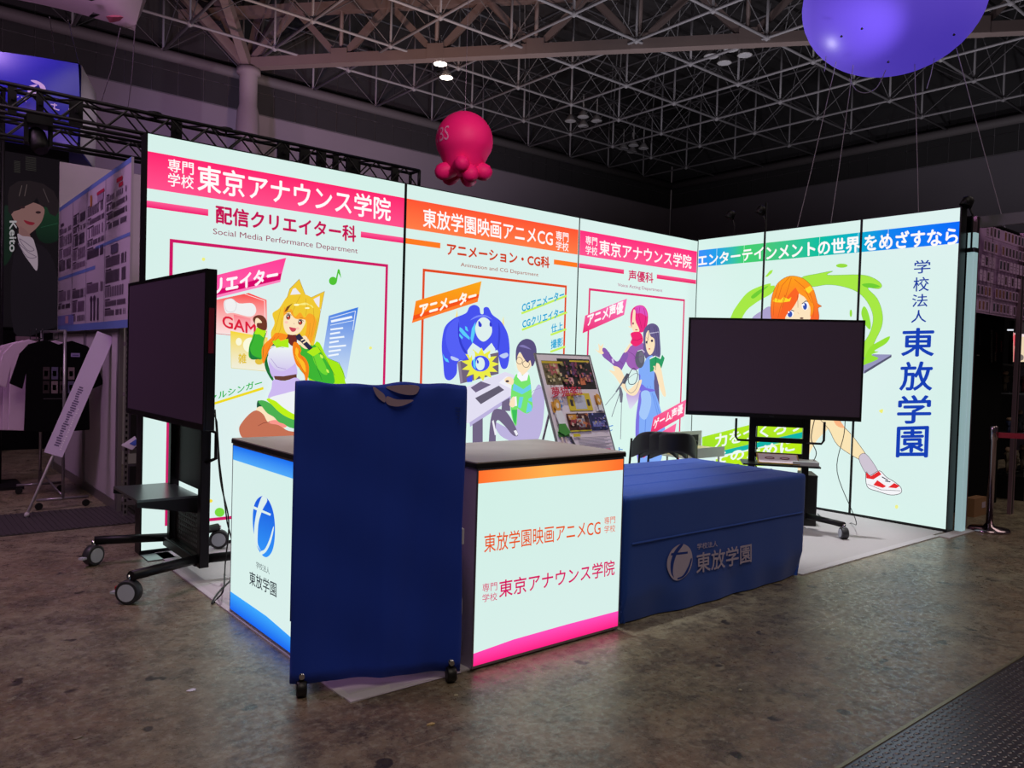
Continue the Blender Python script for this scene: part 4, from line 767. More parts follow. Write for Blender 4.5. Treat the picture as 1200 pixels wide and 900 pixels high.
R4(0, 1, 0, 1, (118, 116, 122)); R4(0.025, 0.975, 0.015, 0.985, (236, 220, 230)); R4(0.08, 0.47, 0.70, 0.93, (112, 100, 70)); R4(0.36, 0.96, 0.66, 0.955, (26, 18, 24)); R4(0.08, 0.45, 0.905, 0.925, (210, 180, 40)); R4(0.58, 0.94, 0.925, 0.94, (220, 190, 50))
for a, b, w, h, c in ((0.2, 0.8, 0.14, 0.10, (200, 110, 110)), (0.60, 0.80, 0.05, 0.12, (120, 60, 110)), (0.48, 0.71, 0.08, 0.06, (230, 160, 170)), (0.68, 0.70, 0.09, 0.07, (220, 120, 80)), (0.80, 0.73, 0.09, 0.07, (150, 80, 100)), (0.36, 0.455, 0.42, 0.165, (226, 196, 50)), (0.48, 0.47, 0.20, 0.13, (200, 200, 215)), (0.40, 0.50, 0.05, 0.06, (60, 50, 60)), (0.70, 0.50, 0.05, 0.06, (60, 50, 60)), (0.86, 0.50, 0.08, 0.10, (190, 130, 70)), (0.83, 0.445, 0.14, 0.06, (225, 215, 222)),
                      (0.27, 0.27, 0.38, 0.16, (84, 40, 40)), (0.30, 0.37, 0.14, 0.05, (220, 150, 60)), (0.45, 0.30, 0.12, 0.08, (200, 190, 200)), (0.66, 0.27, 0.31, 0.16, (40, 44, 92)), (0.70, 0.30, 0.22, 0.05, (130, 130, 200)), (0.27, 0.262, 0.38, 0.012, (210, 190, 40)), (0.06, 0.44, 0.13, 0.10, (214, 150, 60)), (0.08, 0.33, 0.13, 0.11, (230, 222, 226)), (0.05, 0.22, 0.19, 0.05, (70, 140, 60)), (0.08, 0.06, 0.03, 0.16, (226, 200, 190)), (0.14, 0.06, 0.03, 0.16, (226, 200, 190)), (0.30, 0.215, 0.12, 0.025, (220, 200, 40))): R4(a, a+w, b, b+h, c)
s.poly2([(0.22*Lw, 0.22*Hp), (0.26*Lw, 0.22*Hp), (0.36*Lw, 0.02*Hp), (0.33*Lw, 0.02*Hp)], (50, 46, 60))
for a, b in ((0.19, 0.52), (0.22, 0.545), (0.25, 0.54), (0.17, 0.495)): s.poly2([(a*Lw+0.006*math.cos(t), b*Hp+0.009*math.sin(t)) for t in [k*PI/4 for k in range(8)]], (50, 130, 200))
s.poly2([(0.21*Lw+0.014*math.cos(t), 0.50*Hp+0.016*math.sin(t)) for t in [k*PI/5 for k in range(10)]], (50, 130, 200))
r = random.Random(12)
for k in range(46): a_r, b_r = 0.38+r.random()*0.5, 0.69+r.random()*0.22; R4(a_r, a_r+0.015+0.03*r.random(), b_r, b_r+0.01+0.025*r.random(), r.choice(((150, 60, 90), (90, 60, 110), (210, 140, 110), (60, 40, 60), (190, 90, 110), (120, 90, 60)))); s.k -= 0.9
for k in range(30): a_r, b_r = 0.10+r.random()*0.30, 0.72+r.random()*0.17; R4(a_r, a_r+0.02+0.03*r.random(), b_r, b_r+0.012+0.02*r.random(), r.choice(((170, 150, 90), (190, 120, 110), (120, 110, 60), (210, 190, 150), (150, 90, 90)))); s.k -= 0.9
for k in range(40): a_r, b_r = 0.28+r.random()*0.34, 0.28+r.random()*0.13; R4(a_r, a_r+0.012+0.03*r.random(), b_r, b_r+0.01+0.02*r.random(), r.choice(((200, 110, 60), (120, 40, 50), (220, 190, 170), (60, 30, 40), (170, 60, 70)))); s.k -= 0.9
for k in range(30): a_r, b_r = 0.67+r.random()*0.27, 0.28+r.random()*0.13; R4(a_r, a_r+0.012+0.02*r.random(), b_r, b_r+0.006+0.014*r.random(), r.choice(((80, 90, 170), (150, 150, 220), (40, 40, 90), (110, 80, 150), (210, 180, 120)))); s.k -= 0.9
for pts, c in ((((.08, .50), (.11, .555), (.15, .565), (.19, .55), (.20, .50), (.17, .455), (.10, .455)), (226, 160, 60)), (((.115, .505), (.14, .53), (.17, .52), (.165, .485), (.13, .475)), (250, 222, 196)), (((.09, .455), (.19, .455), (.21, .39), (.19, .33), (.09, .33), (.075, .39)), (240, 236, 240)), (((.05, .27), (.09, .335), (.20, .335), (.25, .25), (.15, .225)), (70, 150, 60)), (((.86, .54), (.88, .61), (.93, .60), (.95, .54), (.92, .50), (.87, .50)), (226, 160, 60)), (((.88, .545), (.90, .57), (.93, .55), (.91, .52)), (250, 222, 196)), (((.87, .50), (.93, .50), (.95, .45), (.86, .45)), (240, 236, 240))): s.poly2([(a*Lw, b*Hp) for a, b in pts], c)
for k in range(11): R4(0.34, 0.93-0.06*(k % 3), 0.198-k*0.0105, 0.2025-k*0.0105, (130, 120, 140))
for k in range(4): R4(0.36+k*0.14, 0.45+k*0.14, 0.076, 0.088, (225, 90, 130))
R4(0.90, 0.955, 0.02, 0.055, (200, 140, 50))
s.text(0, 0, 1, '夢猫楽', (0.09*Lw, 0.665*Hp), (0.55*Lw, 0.68*Hp), (0.09*Lw, 0.575*Hp), (205, 30, 70), .02, sheet=True)
s.text(0, 0, 1, '恋', (0.56*Lw, 0.675*Hp), (0.62*Lw, 0.675*Hp), (0.56*Lw, 0.60*Hp), (205, 30, 70), .02, sheet=True)
s.flush('printed_sheet', ps, PAPER)

# ------------------------------------------------------------------ big flat screens on rolling stands
glass = M('dark_glass', (82, 68, 86), 0.28, spec=0.5); bez = M('screen_bezel', (14, 14, 16), 0.35); stm = M('black_powder_coat', (20, 20, 22), 0.42, 0.4)
grey_w = M('grey_wheel', (190, 196, 206), 0.4); wheel_b = M('wheel_tyre', (44, 44, 48), 0.5); redm = M('red_plastic', (190, 20, 36), 0.4)
shelf_m = M('brushed_shelf', (84, 90, 90), 0.3, 0.6)
def caster(parent, p, ax, r=0.05, brake=None):
    ax = np.array(ax, float); ax /= np.linalg.norm(ax); p = np.array(p, float)
    c = MB().lathe([(r*0.9, -0.03), (r, -0.024), (r, 0.024), (r*0.9, 0.03)], p, ax, 22).build('caster', wheel_b, parent)
    for sg in (-1, 1): MB().lathe([(r*0.72, 0.0), (r*0.7, 0.004)], p+ax*sg*0.03-(ax*0.004 if sg < 0 else 0), ax, 20).build('hub_cap', grey_w, c)
    MB().lathe([(0.014, r*0.6), (0.014, r+0.03)], p, (0, 0, 1), 10).build('stem', chrome, c)
    if brake is not None:
        b = np.array(brake, float); d = np.cross(ax, (0, 0, 1.0))
        MB().obox(p+d*b[0]*(r*0.8)-np.array([0, 0, 0.012])-ax*0.02, d*b[0]*0.045, ax*0.04, (0, 0, 0.012)).build('brake_pedal', grey_w, c)
        if len(b) > 1: MB().obox(p+d*b[0]*(r*0.75)+np.array([0, 0, 0.012])-ax*0.02, d*b[0]*0.02, ax*0.04, (0, 0, 0.02)).build('brake_lever', redm, c)
    return c
def screen(label, C0, d, w, h, zb, t_=0.05, side_port=False):
    C0 = np.array(C0, float); d = np.array([d[0], d[1], 0.0]); d /= np.linalg.norm(d); t = thing('flat_screen', label, 'television', (C0[0], C0[1], zb), group='flat screens of the stand')
    pl = Plane((C0[0], C0[1], 0), d); n = pl.n
    B = lambda a0, a1, b0, b1, o0, o1: MB().obox(pl.pt(a0, b0, o0), d*(a1-a0), (0, 0, b1-b0), n*(o1-o0))
    B(-w/2, w/2, zb, zb+h, -t_, -0.006).build('housing', bez, t, 0.004)
    e = 0.017
    for r in ((-w/2, -w/2+e, zb, zb+h), (w/2-e, w/2, zb, zb+h), (-w/2+e, w/2-e, zb+h-e, zb+h), (-w/2+e, w/2-e, zb, zb+e*2.2)): B(*r, -0.006, 0.004).build('bezel', bez, t)
    B(-w/2+e, w/2-e, zb+e*2.2, zb+h-e, -0.006, 0.0).build('glass', glass, t)
    B(-w*0.36, w*0.36, zb+0.08, zb+h-0.25, -t_-0.06, -t_).build('rear_housing', bez, t, 0.01)
    B(-0.02, 0.02, zb+0.012, zb+0.018, 0.004, 0.005).build('badge', M('dull_badge', (60, 60, 66), 0.4), t)
    if side_port: B(side_port*w/2-0.002, side_port*w/2+0.004, zb+h*0.48, zb+h*0.76, -0.045, -0.015).build('side_panel', M('dark_red_panel', (120, 20, 40), 0.4), t)
    return t, pl, n
# left screen faces the aisle
a_ = math.radians(1.8); dL = np.array([math.sin(a_)*1.0, -math.cos(a_), 0])
nL = at(242.6, 312.7, 0, -6.262); nb_ = at(240, 505, 0, -6.262); plt_ = Plane(nL, dL); f_ = plt_.p2(151, 330.5); wL = abs(f_[0]); 
CL = nL-dL*wL/2; hL = 0.925; zbL = 1.012
tvl, plL, nLn = screen('large dark flat screen at left facing the aisle, seen at a steep angle', (CL[0], CL[1], 0), dL, wL, hL, zbL, 0.06, side_port=1)
tube('hdmi_cable', blk, tvl, [plL.pt(wL*0.36, 1.2, -0.10), plL.pt(wL*0.40, 1.05, -0.13), plL.pt(wL*0.42, 0.80, -0.14), plL.pt(wL*0.44, 0.45, -0.18), plL.pt(wL*0.50, 0.20, -0.22), plL.pt(wL*0.52, 0.03, -0.3)], 0.004)
def stand_L():
    t = thing('screen_stand', 'black rolling stand with shelf and grey wheels under the left screen', 'stand', (-6.1, -0.55, 0))
    for y in (-0.93, -0.29): MB().box(-6.13, -6.07, y-0.028, y+0.028, 0.10, 1.55).build('post', stm, t, 0.004)
    box('back_panel', stm, t, -6.10, -6.085, -0.90, -0.32, 0.58, 1.50); 
    box('lower_panel', stm, t, -6.10, -6.085, -0.88, -0.34, 0.16, 0.46)
    g = MB()
    for i in range(12):
        for j in range(7): g.box(-6.103, -6.1, -0.82+i*0.035, -0.80+i*0.035, 0.20+j*0.034, 0.218+j*0.034)
    g.build('vent_hole', M('vent_grey', (120, 124, 128), 0.5), t, kind='stuff')
    box('crossbar', stm, t, -6.14, -6.06, -0.90, -0.20, 0.10, 0.16, 0.006); box('crossbar_cap', M('grey_trim', (110, 108, 108), 0.35, 0.5), t, -6.125, -6.075, -0.84, -0.30, 0.16, 0.166)
    for a, b in (((-6.08, -0.20), (-6.555, -0.11)), ((-6.08, -0.88), (-6.57, -1.14)), ((-6.08, -0.92), (-5.66, -1.02)), ((-6.08, -0.22), (-5.73, -0.12))):
        tube('leg', stm, t, [(a[0], a[1], 0.15), (b[0], b[1], 0.165)], 0.030, 10)
    caster(t, (-6.56, -0.12, 0.069), (0.5, -0.87, 0), 0.069, (1,)); caster(t, (-6.575, -1.12, 0.070), (0.66, 0.75, 0), 0.070, (-1, 1)); caster(t, (-5.72, -0.12, 0.076), (0.4, 0.9, 0), 0.069); caster(t, (-5.665, -1.02, 0.076), (0.2, 1, 0), 0.069)
    sh = box('shelf', shelf_m, t, -6.47, -6.10, -0.84, -0.24, 0.53, 0.545); 
    for y in (-0.84, -0.25): MB().add([(-6.47, y, 0.50), (-6.10, y, 0.43), (-6.10, y, 0.53), (-6.47, y, 0.53), (-6.47, y+0.01, 0.50), (-6.10, y+0.01, 0.43), (-6.10, y+0.01, 0.53), (-6.47, y+0.01, 0.53)], [(0, 1, 2, 3), (4, 7, 6, 5), (0, 4, 5, 1), (1, 5, 6, 2), (2, 6, 7, 3), (3, 7, 4, 0)]).build('bracket', stm, t)
    tube('handle', stm, t, [(-6.10, -0.97, 0.98), (-6.06, -1.02, 0.96), (-6.06, -1.02, 0.80), (-6.10, -0.96, 0.77)], 0.012, 8)
    for y in (-0.75, -0.45): box('mount_arm', stm, t, -6.19, -6.13, y-0.02, y+0.02, 1.15, 1.75)
    return t
stand_L()
# right screen faces the photographer
dR = np.array([0.6205, -0.7842, 0]); kR = 6.85
c1, c2 = atd(807.3, 372.7, kR*1.0465), atd(1014.3, 374, kR); c3 = atd(1009.3, 493.3, kR)
CRt = (c1+c2)/2; wR = float(np.hypot(*(c1-c2)[:2])); hR = float(c2[2]-c3[2])
tvr, plR, nR = screen('large dark flat screen behind the blue table, facing the viewer', (CRt[0], CRt[1], 0), dR, wR, hR, float((c3[2]+1.018)/2)-0.003, 0.05)
def stand_R():
    bk = np.array([-nR[0], -nR[1], 0.0]); O = np.array([CRt[0], CRt[1], 0])+bk*0.12
    cen = O+dR*0.09
    t = thing('screen_stand', 'black rolling stand with ladder frame under the right screen', 'stand', tuple(cen))
    P = lambda a, z, b=0.0: cen+dR*a+bk*b+np.array([0, 0, z])
    for a in (-0.235, 0.235): MB().obox(P(a-0.03, 0.10), dR*0.06, bk*0.05, (0, 0, 1.5)).build('post', stm, t)
    for z, h in ((0.935, 0.085), (0.79, 0.045), (0.65, 0.045), (0.3, 0.05)): MB().obox(P(-0.205, z, 0.01), dR*0.41, bk*0.03, (0, 0, h)).build('rung', stm, t)
    MB().obox(P(-0.25, 0.10, -0.02), dR*0.5, bk*0.09, (0, 0, 0.06)).build('crossbar', stm, t)
    for a, b, sx in ((0.25, 0.0, 1), (-0.25, 0.0, -1)):
        for fb in (-1, 1):
            e = P(a+(sx*0.28 if fb < 0 else -sx*0.03), 0.13, fb*0.30+0.02); tube('leg', stm, t, [P(a, 0.135, 0.02), e], [0.03, 0.024], 10); caster(t, e+np.array([0, 0, 0.057-0.13]), dR+bk*0.2, 0.05)
    MB().obox(P(-0.33, 0.60, -0.24), dR*0.66, bk*0.34, (0, 0, 0.014)).build('shelf', stm, t)
    for a, sx in ((-0.235, -1), (0.235, 1)): tube('handle', stm, t, [P(a, 0.80), P(a+sx*0.13, 0.80), P(a+sx*0.15, 0.83), P(a+sx*0.15, 1.0)], 0.011, 8)
    for a in (-0.12, 0.12): MB().obox(P(a, 1.1, -0.06), dR*0.04, bk*0.06, (0, 0, 0.6)).build('mount_arm', stm, t)
    return t, P, bk
sR, PR_, bkR = stand_R()
# items on and beside the right stand
pa = thing('certificate', 'small gold-edged framed sheet lying on the shelf of the right stand', 'frame', tuple(PR_(-0.1, 0.616, -0.1)))
v_ = np.array([0, 0, 1.0])*0.35-nR*0.0+bkR*0.94; v_ /= np.linalg.norm(v_); pc_ = Plane(PR_(-0.20, 0.617, -0.20), dR, v_)
MB().obox(pc_.pt(0, 0, 0), dR*0.36, v_*0.19, pc_.n*0.008).build('frame', M('gold_edge', (190, 150, 60), 0.4, 0.5), pa)
s = Print(pc_, base=0.0085); s.rect(0.012, 0.348, 0.010, 0.18, (232, 216, 226))
for a in (0.11, 0.24): s.poly2([(a+0.045*math.cos(k*PI/6), 0.10+0.028*math.sin(k*PI/6)) for k in range(12)], (120, 60, 70)); s.poly2([(a+0.03*math.cos(k*PI/6), 0.10+0.012*math.sin(k*PI/6)) for k in range(12)], (220, 190, 200))
s.flush('printed_sheet', pa, PAPER)
bo = MB().obox(PR_(0.10, 0.6145, -0.20), dR*0.22, bkR*0.26, (0, 0, 0.035)).build('white_box', M('white_carton', (214, 222, 220), 0.5), None); tag(bo, 'flat white carton on the right end of the screen stand shelf', 'box')
pcb = thing('black_case', 'upright black case standing on the carpet beside the right stand', 'case', (-0.9, -2.1, 0))
q0 = np.array([-0.985, -2.075, 0.007]); MB().obox(q0, dR*0.135, bkR*0.34, (0, 0, 0.475)).build('case_body', M('matte_black_case', (22, 22, 24), 0.6), pcb, 0.006); MB().obox(q0-np.array([0, 0, -0.46])-bkR*0.004, dR*0.135, bkR*0.01, (0, 0, 0.012)).build('lid_seam', blk, pcb)
def cable(label, pts, r=0.004, mat=None, cat='cable'): 
    P = [np.array(p, float) for p in pts]; out = []
    for i in range(len(P)-1):
        a, b, c, d = P[max(i-1, 0)], P[i], P[i+1], P[min(i+2, len(P)-1)]
        for k in range(6): t = k/6; out.append(0.5*((2*b)+(c-a)*t+(2*a-5*b+4*c-d)*t*t+(3*b-a-3*c+d)*t**3))
    out.append(P[-1]); o = tube('cable', mat or blk, None, out, r, 6); return tag(o, label, cat)
zC = 0.012
cable('thin black cable looping down from the right screen to the carpet', [plR.pt(wR*0.42, 1.1, -0.07), plR.pt(wR*0.425, 0.9, -0.12), plR.pt(wR*0.40, 0.55, -0.16), tuple(np.array(at(1003, 610, 2, 0.15))), at(997, 613, 2, zC), at(985, 617, 2, zC), at(970, 611, 2, zC), at(958, 602, 2, zC)], 0.0035)
cable('black power cable hanging from the left screen past the counter end', [at(252, 480, 0, -6.0), at(258, 560, 0, -6.0), at(268, 610, 0, -6.0), at(264, 660, 0, -6.0), at(262, 690, 1, -1.45), at(255, 701, 2, zC), at(248, 707, 2, zC), at(256, 694, 2, zC), at(270, 680, 2, zC)], 0.005)
cable('thin black cable hanging beside the ladder frame of the right stand', [PR_(0.30, 1.05, -0.02), PR_(0.27, 0.85, -0.04), PR_(0.32, 0.72, -0.03), PR_(0.29, 0.63, -0.04)], 0.004)
# black chairs nested behind the table
chm = M('black_chair_vinyl', (24, 25, 30), 0.42, bump=0.1)
def chair(o3, k):
    lab = ('foremost of three nested black chairs behind the blue table, full backrest in view', 'middle of three nested black chairs behind the blue table', 'rearmost of three nested black chairs, next to the women poster')[k]
    r = np.array([0.80, -0.60, 0]); f = np.array([0.60, 0.80, 0]); O = np.array(o3, float)
    t = thing('stacking_chair', lab, 'chair', tuple(O), group='nested black chairs'); Q = lambda a, b, z: O+r*a+f*b+np.array([0, 0, z])
    vs = []; ztop = lambda u: 0.862-0.03*u*u-0.10*u**6; zbot = lambda u: 0.685-0.085*u*u; dep = lambda u: -0.05+0.14*u*u
    for i in range(-10, 11):
        u = i/10
        for j in range(6): z = zbot(u)+(ztop(u)-zbot(u))*j/5; vs.append(Q(0.215*u, dep(u)+0.03*(z-0.7), z))
    fs = [(a*6+b, a*6+b+1, a*6+7+b, a*6+6+b) for a in range(20) for b in range(5)]
    o_ = MB().add(vs, fs, sm=True).build('backrest', chm, t); sd = o_.modifiers.new('thickness', 'SOLIDIFY'); sd.thickness = 0.028; sd.offset = 0; bv = o_.modifiers.new('rounding', 'BEVEL'); bv.width = 0.01; bv.segments = 2
    MB().obox(Q(-0.20, 0.10, 0.42), r*0.40, f*0.38, (0, 0, 0.035)).build('seat', chm, t, 0.012)
    for a in (-0.225, 0.225):
        tube('leg', stm, t, [Q(a, 0.30, 0.018), Q(a, 0.16, 0.40), Q(a, 0.10, 0.58), Q(a*0.97, 0.09, 0.78)], 0.011); tube('leg', stm, t, [Q(a, 0.46, 0.018), Q(a, 0.46, 0.40), Q(a, 0.14, 0.42)], 0.011)
    return t
cb = np.array([-2.06, -1.43, 0.0])
for k in range(3): chair(cb+np.array([-0.80, 0.60, 0])*0.075*k+np.array([0.6, 0.8, 0])*0.05*k, k)
# tray and papers on a small box table behind the chairs
bt = thing('paper_tray', 'clear tray of papers with a black card behind the nested chairs', 'tray', (-1.25, -1.2, 0))
for a, b in ((-1.52, -1.16), (-1.02, -1.16), (-1.52, -0.9), (-1.02, -0.9)): tube('leg', chrome, bt, [(a, b, 0.007), (a, b, 0.56)], 0.01)
box('tray_base', M('clear_acrylic', (206, 212, 196), 0.2), bt, -1.56, -0.98, -1.2, -0.86, 0.56, 0.575)
for r in ((-1.56, -0.98, -1.2, -1.195), (-1.56, -0.98, -0.865, -0.86)): box('tray_side', M('clear_acrylic'), bt, *r, 0.575, 0.66)
for k in range(5): box('paper', M('yellowed_paper', (214, 204, 150), 0.6), bt, -1.52+k*0.01, -1.05+k*0.012, -1.17, -0.9, 0.576+k*0.014, 0.586+k*0.014)
box('black_card', M('matte_black_card', (16, 16, 18), 0.7), bt, -1.42, -1.06, -0.93, -0.925, 0.66, 0.76); box('card_rim', M('white_carton'), bt, -1.46, -1.0, -0.925, -0.91, 0.60, 0.80)
# litter
def scrap(label, x, y, s_, col, cat='scrap', z=0.0):
    r = random.Random(x); pts = [(x+s_*(0.7+0.5*r.random())*math.cos(a), y+0.6*s_*(0.7+0.5*r.random())*math.sin(a), z+0.001+0.004*r.random()) for a in [k*PI/3 for k in range(6)]]
    g = MB(); g.add(pts+[(p[0], p[1], z+0.0005) for p in pts], [(0, 1, 2, 3, 4, 5), (11, 10, 9, 8, 7, 6)]+[(i, (i+1) % 6, 6+(i+1) % 6, 6+i) for i in range(6)]); tag(g.build('paper_scrap', M('scrap_%d_%d_%d' % col, col, 0.7), None), label, cat)
for lab_, px, py, s_, col in (('small white paper scrap on the floor in front of the left counter', 225, 809, 0.022, (232, 226, 240)), ('tiny yellowed scrap on the floor below the pink counter band', 505, 849, 0.018, (196, 170, 116)), ('small grey scrap near the bottom left of the floor', 92, 865, 0.018, (140, 128, 116)), ('tiny pale scrap just below the cloth-covered rack wheels', 535, 815, 0.012, (180, 168, 140)), ('pale scrap on the floor near the foreground cables plate', 868, 809, 0.012, (170, 160, 140))):
    q_ = at(px, py, 2, 0); scrap(lab_, q_[0], q_[1], s_, col)
# ------------------------------------------------------------------ merchandise stall behind the left screen
alu2 = M('stall_aluminium', (150, 144, 152), 0.35, 0.7); whitep = M('white_stall_panel', (196, 186, 196), 0.6, noise=0.04)
st = thing('merchandise_stall', 'white-panelled merchandise stall with aluminium posts behind the left screen', 'stall', (-6, 3, 0))
for y0, y1 in ((1.74, 3.12), (3.16, 4.86)): box('wall_panel', whitep, st, -6.0, -5.985, y0, y1, 0.09, 1.62)
for y in (1.70, 3.12, 4.88): box('post', alu2, st, -6.02, -5.975, y, y+0.045, 0, 1.66)
box('kick_rail', alu2, st, -6.01, -5.98, 1.74, 4.88, 0, 0.09); box('back_wall', whitep, st, -5.97, -3.0, 4.92, 4.95, 0, 3.72); box('top_rail', alu2, st, -6.015, -5.975, 1.70, 4.9, 1.62, 1.66)
bd = thing('price_board', 'tall merchandise price board with rows of tiny product pictures and blue borders', 'board', (-6.03, 2.75, 1.66))
box('board_panel', M('board_white', (190, 176, 196), 0.5), bd, -6.06, -6.04, 1.16, 4.36, 1.652, 3.075)
bpl = Plane((-6.06, 4.36, 0), (0, -1, 0)); s = Print(bpl, base=0.001); r = random.Random(3); BB = (104, 128, 200); DK = (70, 52, 78)
s.rect(0, 3.2, 3.03, 3.075, BB); s.rect(0, 3.2, 1.652, 1.72, BB); s.rect(0, 1.9, 2.235, 2.27, BB); s.rect(1.9, 3.2, 2.42, 2.45, BB); s.rect(0, 0.9, 1.72, 1.83, (120, 120, 190)); s.k += 1; s.rect(0.45, 0.62, 1.74, 1.82, (200, 150, 170))
for a in (0.8, 1.5, 2.3): s.rect(a-0.006, a+0.006, 1.72, 3.03, (110, 100, 130)); s.k -= 1
for (a0, a1, b0, b1) in ((0.04, 0.76, 2.30, 2.80), (0.84, 1.46, 2.30, 2.86), (1.54, 2.26, 2.30, 2.86), (2.34, 3.1, 2.48, 2.86), (0.04, 0.76, 1.86, 2.1), (0.84, 1.46, 1.75, 2.08), (1.54, 2.26, 1.98, 2.1), (2.34, 3.1, 1.75, 2.3)):
    y = b1
    while y > b0+0.04:
        hh = r.choice((0.05, 0.09, 0.11)); a = a0; w = r.choice((0.02, 0.03, 0.05)); c = r.choice((DK, (96, 78, 104), (120, 96, 128), (84, 70, 96)))
        s.rect(a0, a0+0.2*r.random()+0.1, y+0.006, y+0.018, DK); s.k -= 1
        while a < a1-w:
            if r.random() < 0.86: s.rect(a, a+w*0.7, max(b0, y-hh), y, c); s.k -= 1
            a += w*1.25
        y -= hh+0.035
for a in (1.72, 1.86): s.rect(a, a+0.07, 1.74, 1.94, DK); s.poly2([(a+0.035+0.06*math.cos(t*PI/4), 1.95+0.035*math.sin(t*PI/4)) for t in range(8)], DK)
s.rect(2.02, 2.08, 1.74, 1.95, DK)
for a, b, w in ((2.72, 2.93, 0.2), (2.8, 2.88, 0.14)): s.rect(a, a+w, b, b+0.035, (190, 40, 70))
s.rect(1.95, 2.25, 2.93, 2.96, (180, 40, 80)); s.rect(1.98, 2.22, 2.86, 2.925, (150, 130, 160)); s.rect(1.66, 1.74, 2.86, 2.97, (170, 110, 60)); s.rect(0.12, 0.3, 2.84, 2.87, DK); s.rect(2.55, 2.8, 2.32, 2.40, (90, 80, 110))
s.flush('printed_sheet', bd, PAPER)
su = thing('steel_shelf', 'perforated grey steel shelving with dark goods between the stall and the lightbox', 'shelf', (-5.6, 1.6, 0)); gs = M('grey_shelf_steel', (136, 130, 132), 0.5, 0.4)
for x, y in ((-6.015, 1.45), (-5.2, 1.45), (-6.015, 1.67), (-5.2, 1.67)): box('post', gs, su, x, x+0.035, y, y+0.012, 0, 1.9)
g = MB()
for k in range(38): g.box(-6.006, -5.99, 1.4485, 1.45, 0.03+k*0.05, 0.055+k*0.05)
g.build('slot', blk, su, kind='stuff')
for z in (0.10, 0.56, 1.05, 1.5): box('shelf_board', gs, su, -5.98, -5.2, 1.40 if z == 0.56 else 1.45, 1.69, z, z+0.035)
r = random.Random(9)
for i, (z, hh) in enumerate(((0.136, 0.3), (0.596, 0.32), (1.086, 0.28))):
    o_ = MB().box(-5.96, -5.25, 1.48, 1.66, z, z+hh).build('dark_crate', M('dark_goods', (34, 30, 36), 0.7, noise=0.5, nscale=30), None)
    tag(o_, ('dark crate on the lowest shelf of the steel shelving', 'dark crate on the middle shelf behind the leaflet', 'dark crate on the upper shelf beside the left screen edge')[i], 'crate')
lf = MB().add([(-6.10, 1.40, 0.56), (-5.80, 1.34, 0.60), (-5.80, 1.44, 0.665), (-6.02, 1.44, 0.64)], [(0, 1, 2, 3)])
lf = thing('leaflet', 'white leaflet with a blue block poking out of the steel shelving', 'leaflet', (-5.9, 1.4, 0.6))
LQ = [at(142, 521.5, 1, 1.40), at(155, 527, 1, 1.38), at(163, 519, 1, 1.40), at(158, 511, 1, 1.44)]
MB().add([tuple(p) for p in LQ]+[(p[0], p[1], p[2]-0.004) for p in LQ], [(0, 1, 2, 3), (7, 6, 5, 4), (0, 4, 5, 1), (1, 5, 6, 2), (2, 6, 7, 3), (3, 7, 4, 0)]).build('sheet', M('leaflet_paper', (215, 205, 225), 0.6), lf)
LC = sum(np.array(p) for p in LQ)/4
MB().add([tuple(np.array(p)*0.5+LC*0.5+np.array([0.02, -0.004, 0.004])) for p in LQ], [(0, 1, 2, 3)]).build('printed_block', M('leaflet_blue', (60, 90, 190), 0.6), lf)
# garment rack with shirts
rk2 = thing('garment_rack', 'chrome garment rack on castors holding shirts at the left edge', 'rack', (-6.38, 2.6, 0))
PA, PB = (-6.365, 2.13), (-6.405, 3.10)
for q in (PA, PB): tube('post', alu2, rk2, [(q[0], q[1], 0.08), (q[0], q[1], 1.63)], 0.014, 8)
tube('rail', alu2, rk2, [(PA[0], PA[1], 1.62), (PB[0], PB[1], 1.62)], 0.012, 8); tube('brace', alu2, rk2, [(PA[0], PA[1], 0.11), (PB[0], PB[1], 0.22)], 0.008, 6)
for q, hx in ((PA, 0.21), (PB, 0.2)):
    tube('foot', alu2, rk2, [(q[0]-hx, q[1], 0.09), (q[0]+hx, q[1], 0.09)], 0.013, 8)
    for sx in (-1, 1): MB().lathe([(0.03, -0.015), (0.033, 0), (0.03, 0.015)], (q[0]+sx*hx*0.9, q[1], 0.034), (0, 1, 0), 14).build('caster', blk, rk2)
def shirt(y, cx, col, label, group, w=1.0, dz=0.0, ang=0.0):
    t = thing('t_shirt', label, 'shirt', (cx, y, 1.5), group=group)
    half = [(0.0, 1.495), (0.07, 1.525), (0.11, 1.535), (0.24, 1.49), (0.31, 1.40), (0.385, 1.13), (0.285, 1.08), (0.255, 1.24), (0.262, 0.9), (0.268, 0.69), (0.0, 0.675)]
    poly = [(a*w, b+dz) for a, b in half]+[(-a*w, b+dz) for a, b in half[-2:0:-1]]
    d = np.array([math.cos(ang), math.sin(ang), 0]); pl = Plane((cx, y, 0), d)
    m = M('shirt_'+('black' if sum(col) < 200 else 'white'), col, 0.95, bump=0.3, bscale=20, spec=0.08)
    o_ = MB().prism(pl, poly, -0.018, 0.018).build('body', m, t, 0.006)
    tube('hanger', M('black_plastic'), t, [pl.pt(-0.17, 1.50+dz, 0), pl.pt(0, 1.55+dz, 0), pl.pt(0, 1.625, 0), pl.pt(0, 1.64, 0)], 0.006, 6)
    return t, pl
for k, y in enumerate((2.56, 2.70, 2.84)): shirt(y, -6.41-0.03*k-0.07, (206, 176, 208), ('white T-shirt hanging directly behind the black one', 'white T-shirt hanging second behind the black one', 'white T-shirt hanging furthest back on the garment rack')[k], 'white shirts on the garment rack', 1.0, 0.0-0.01*k)
tb, sp = shirt(2.38, -6.375, (12, 11, 14), 'black printed T-shirt at the front of the garment rack', None)
s = Print(sp, base=0.0196)
r = random.Random(4)
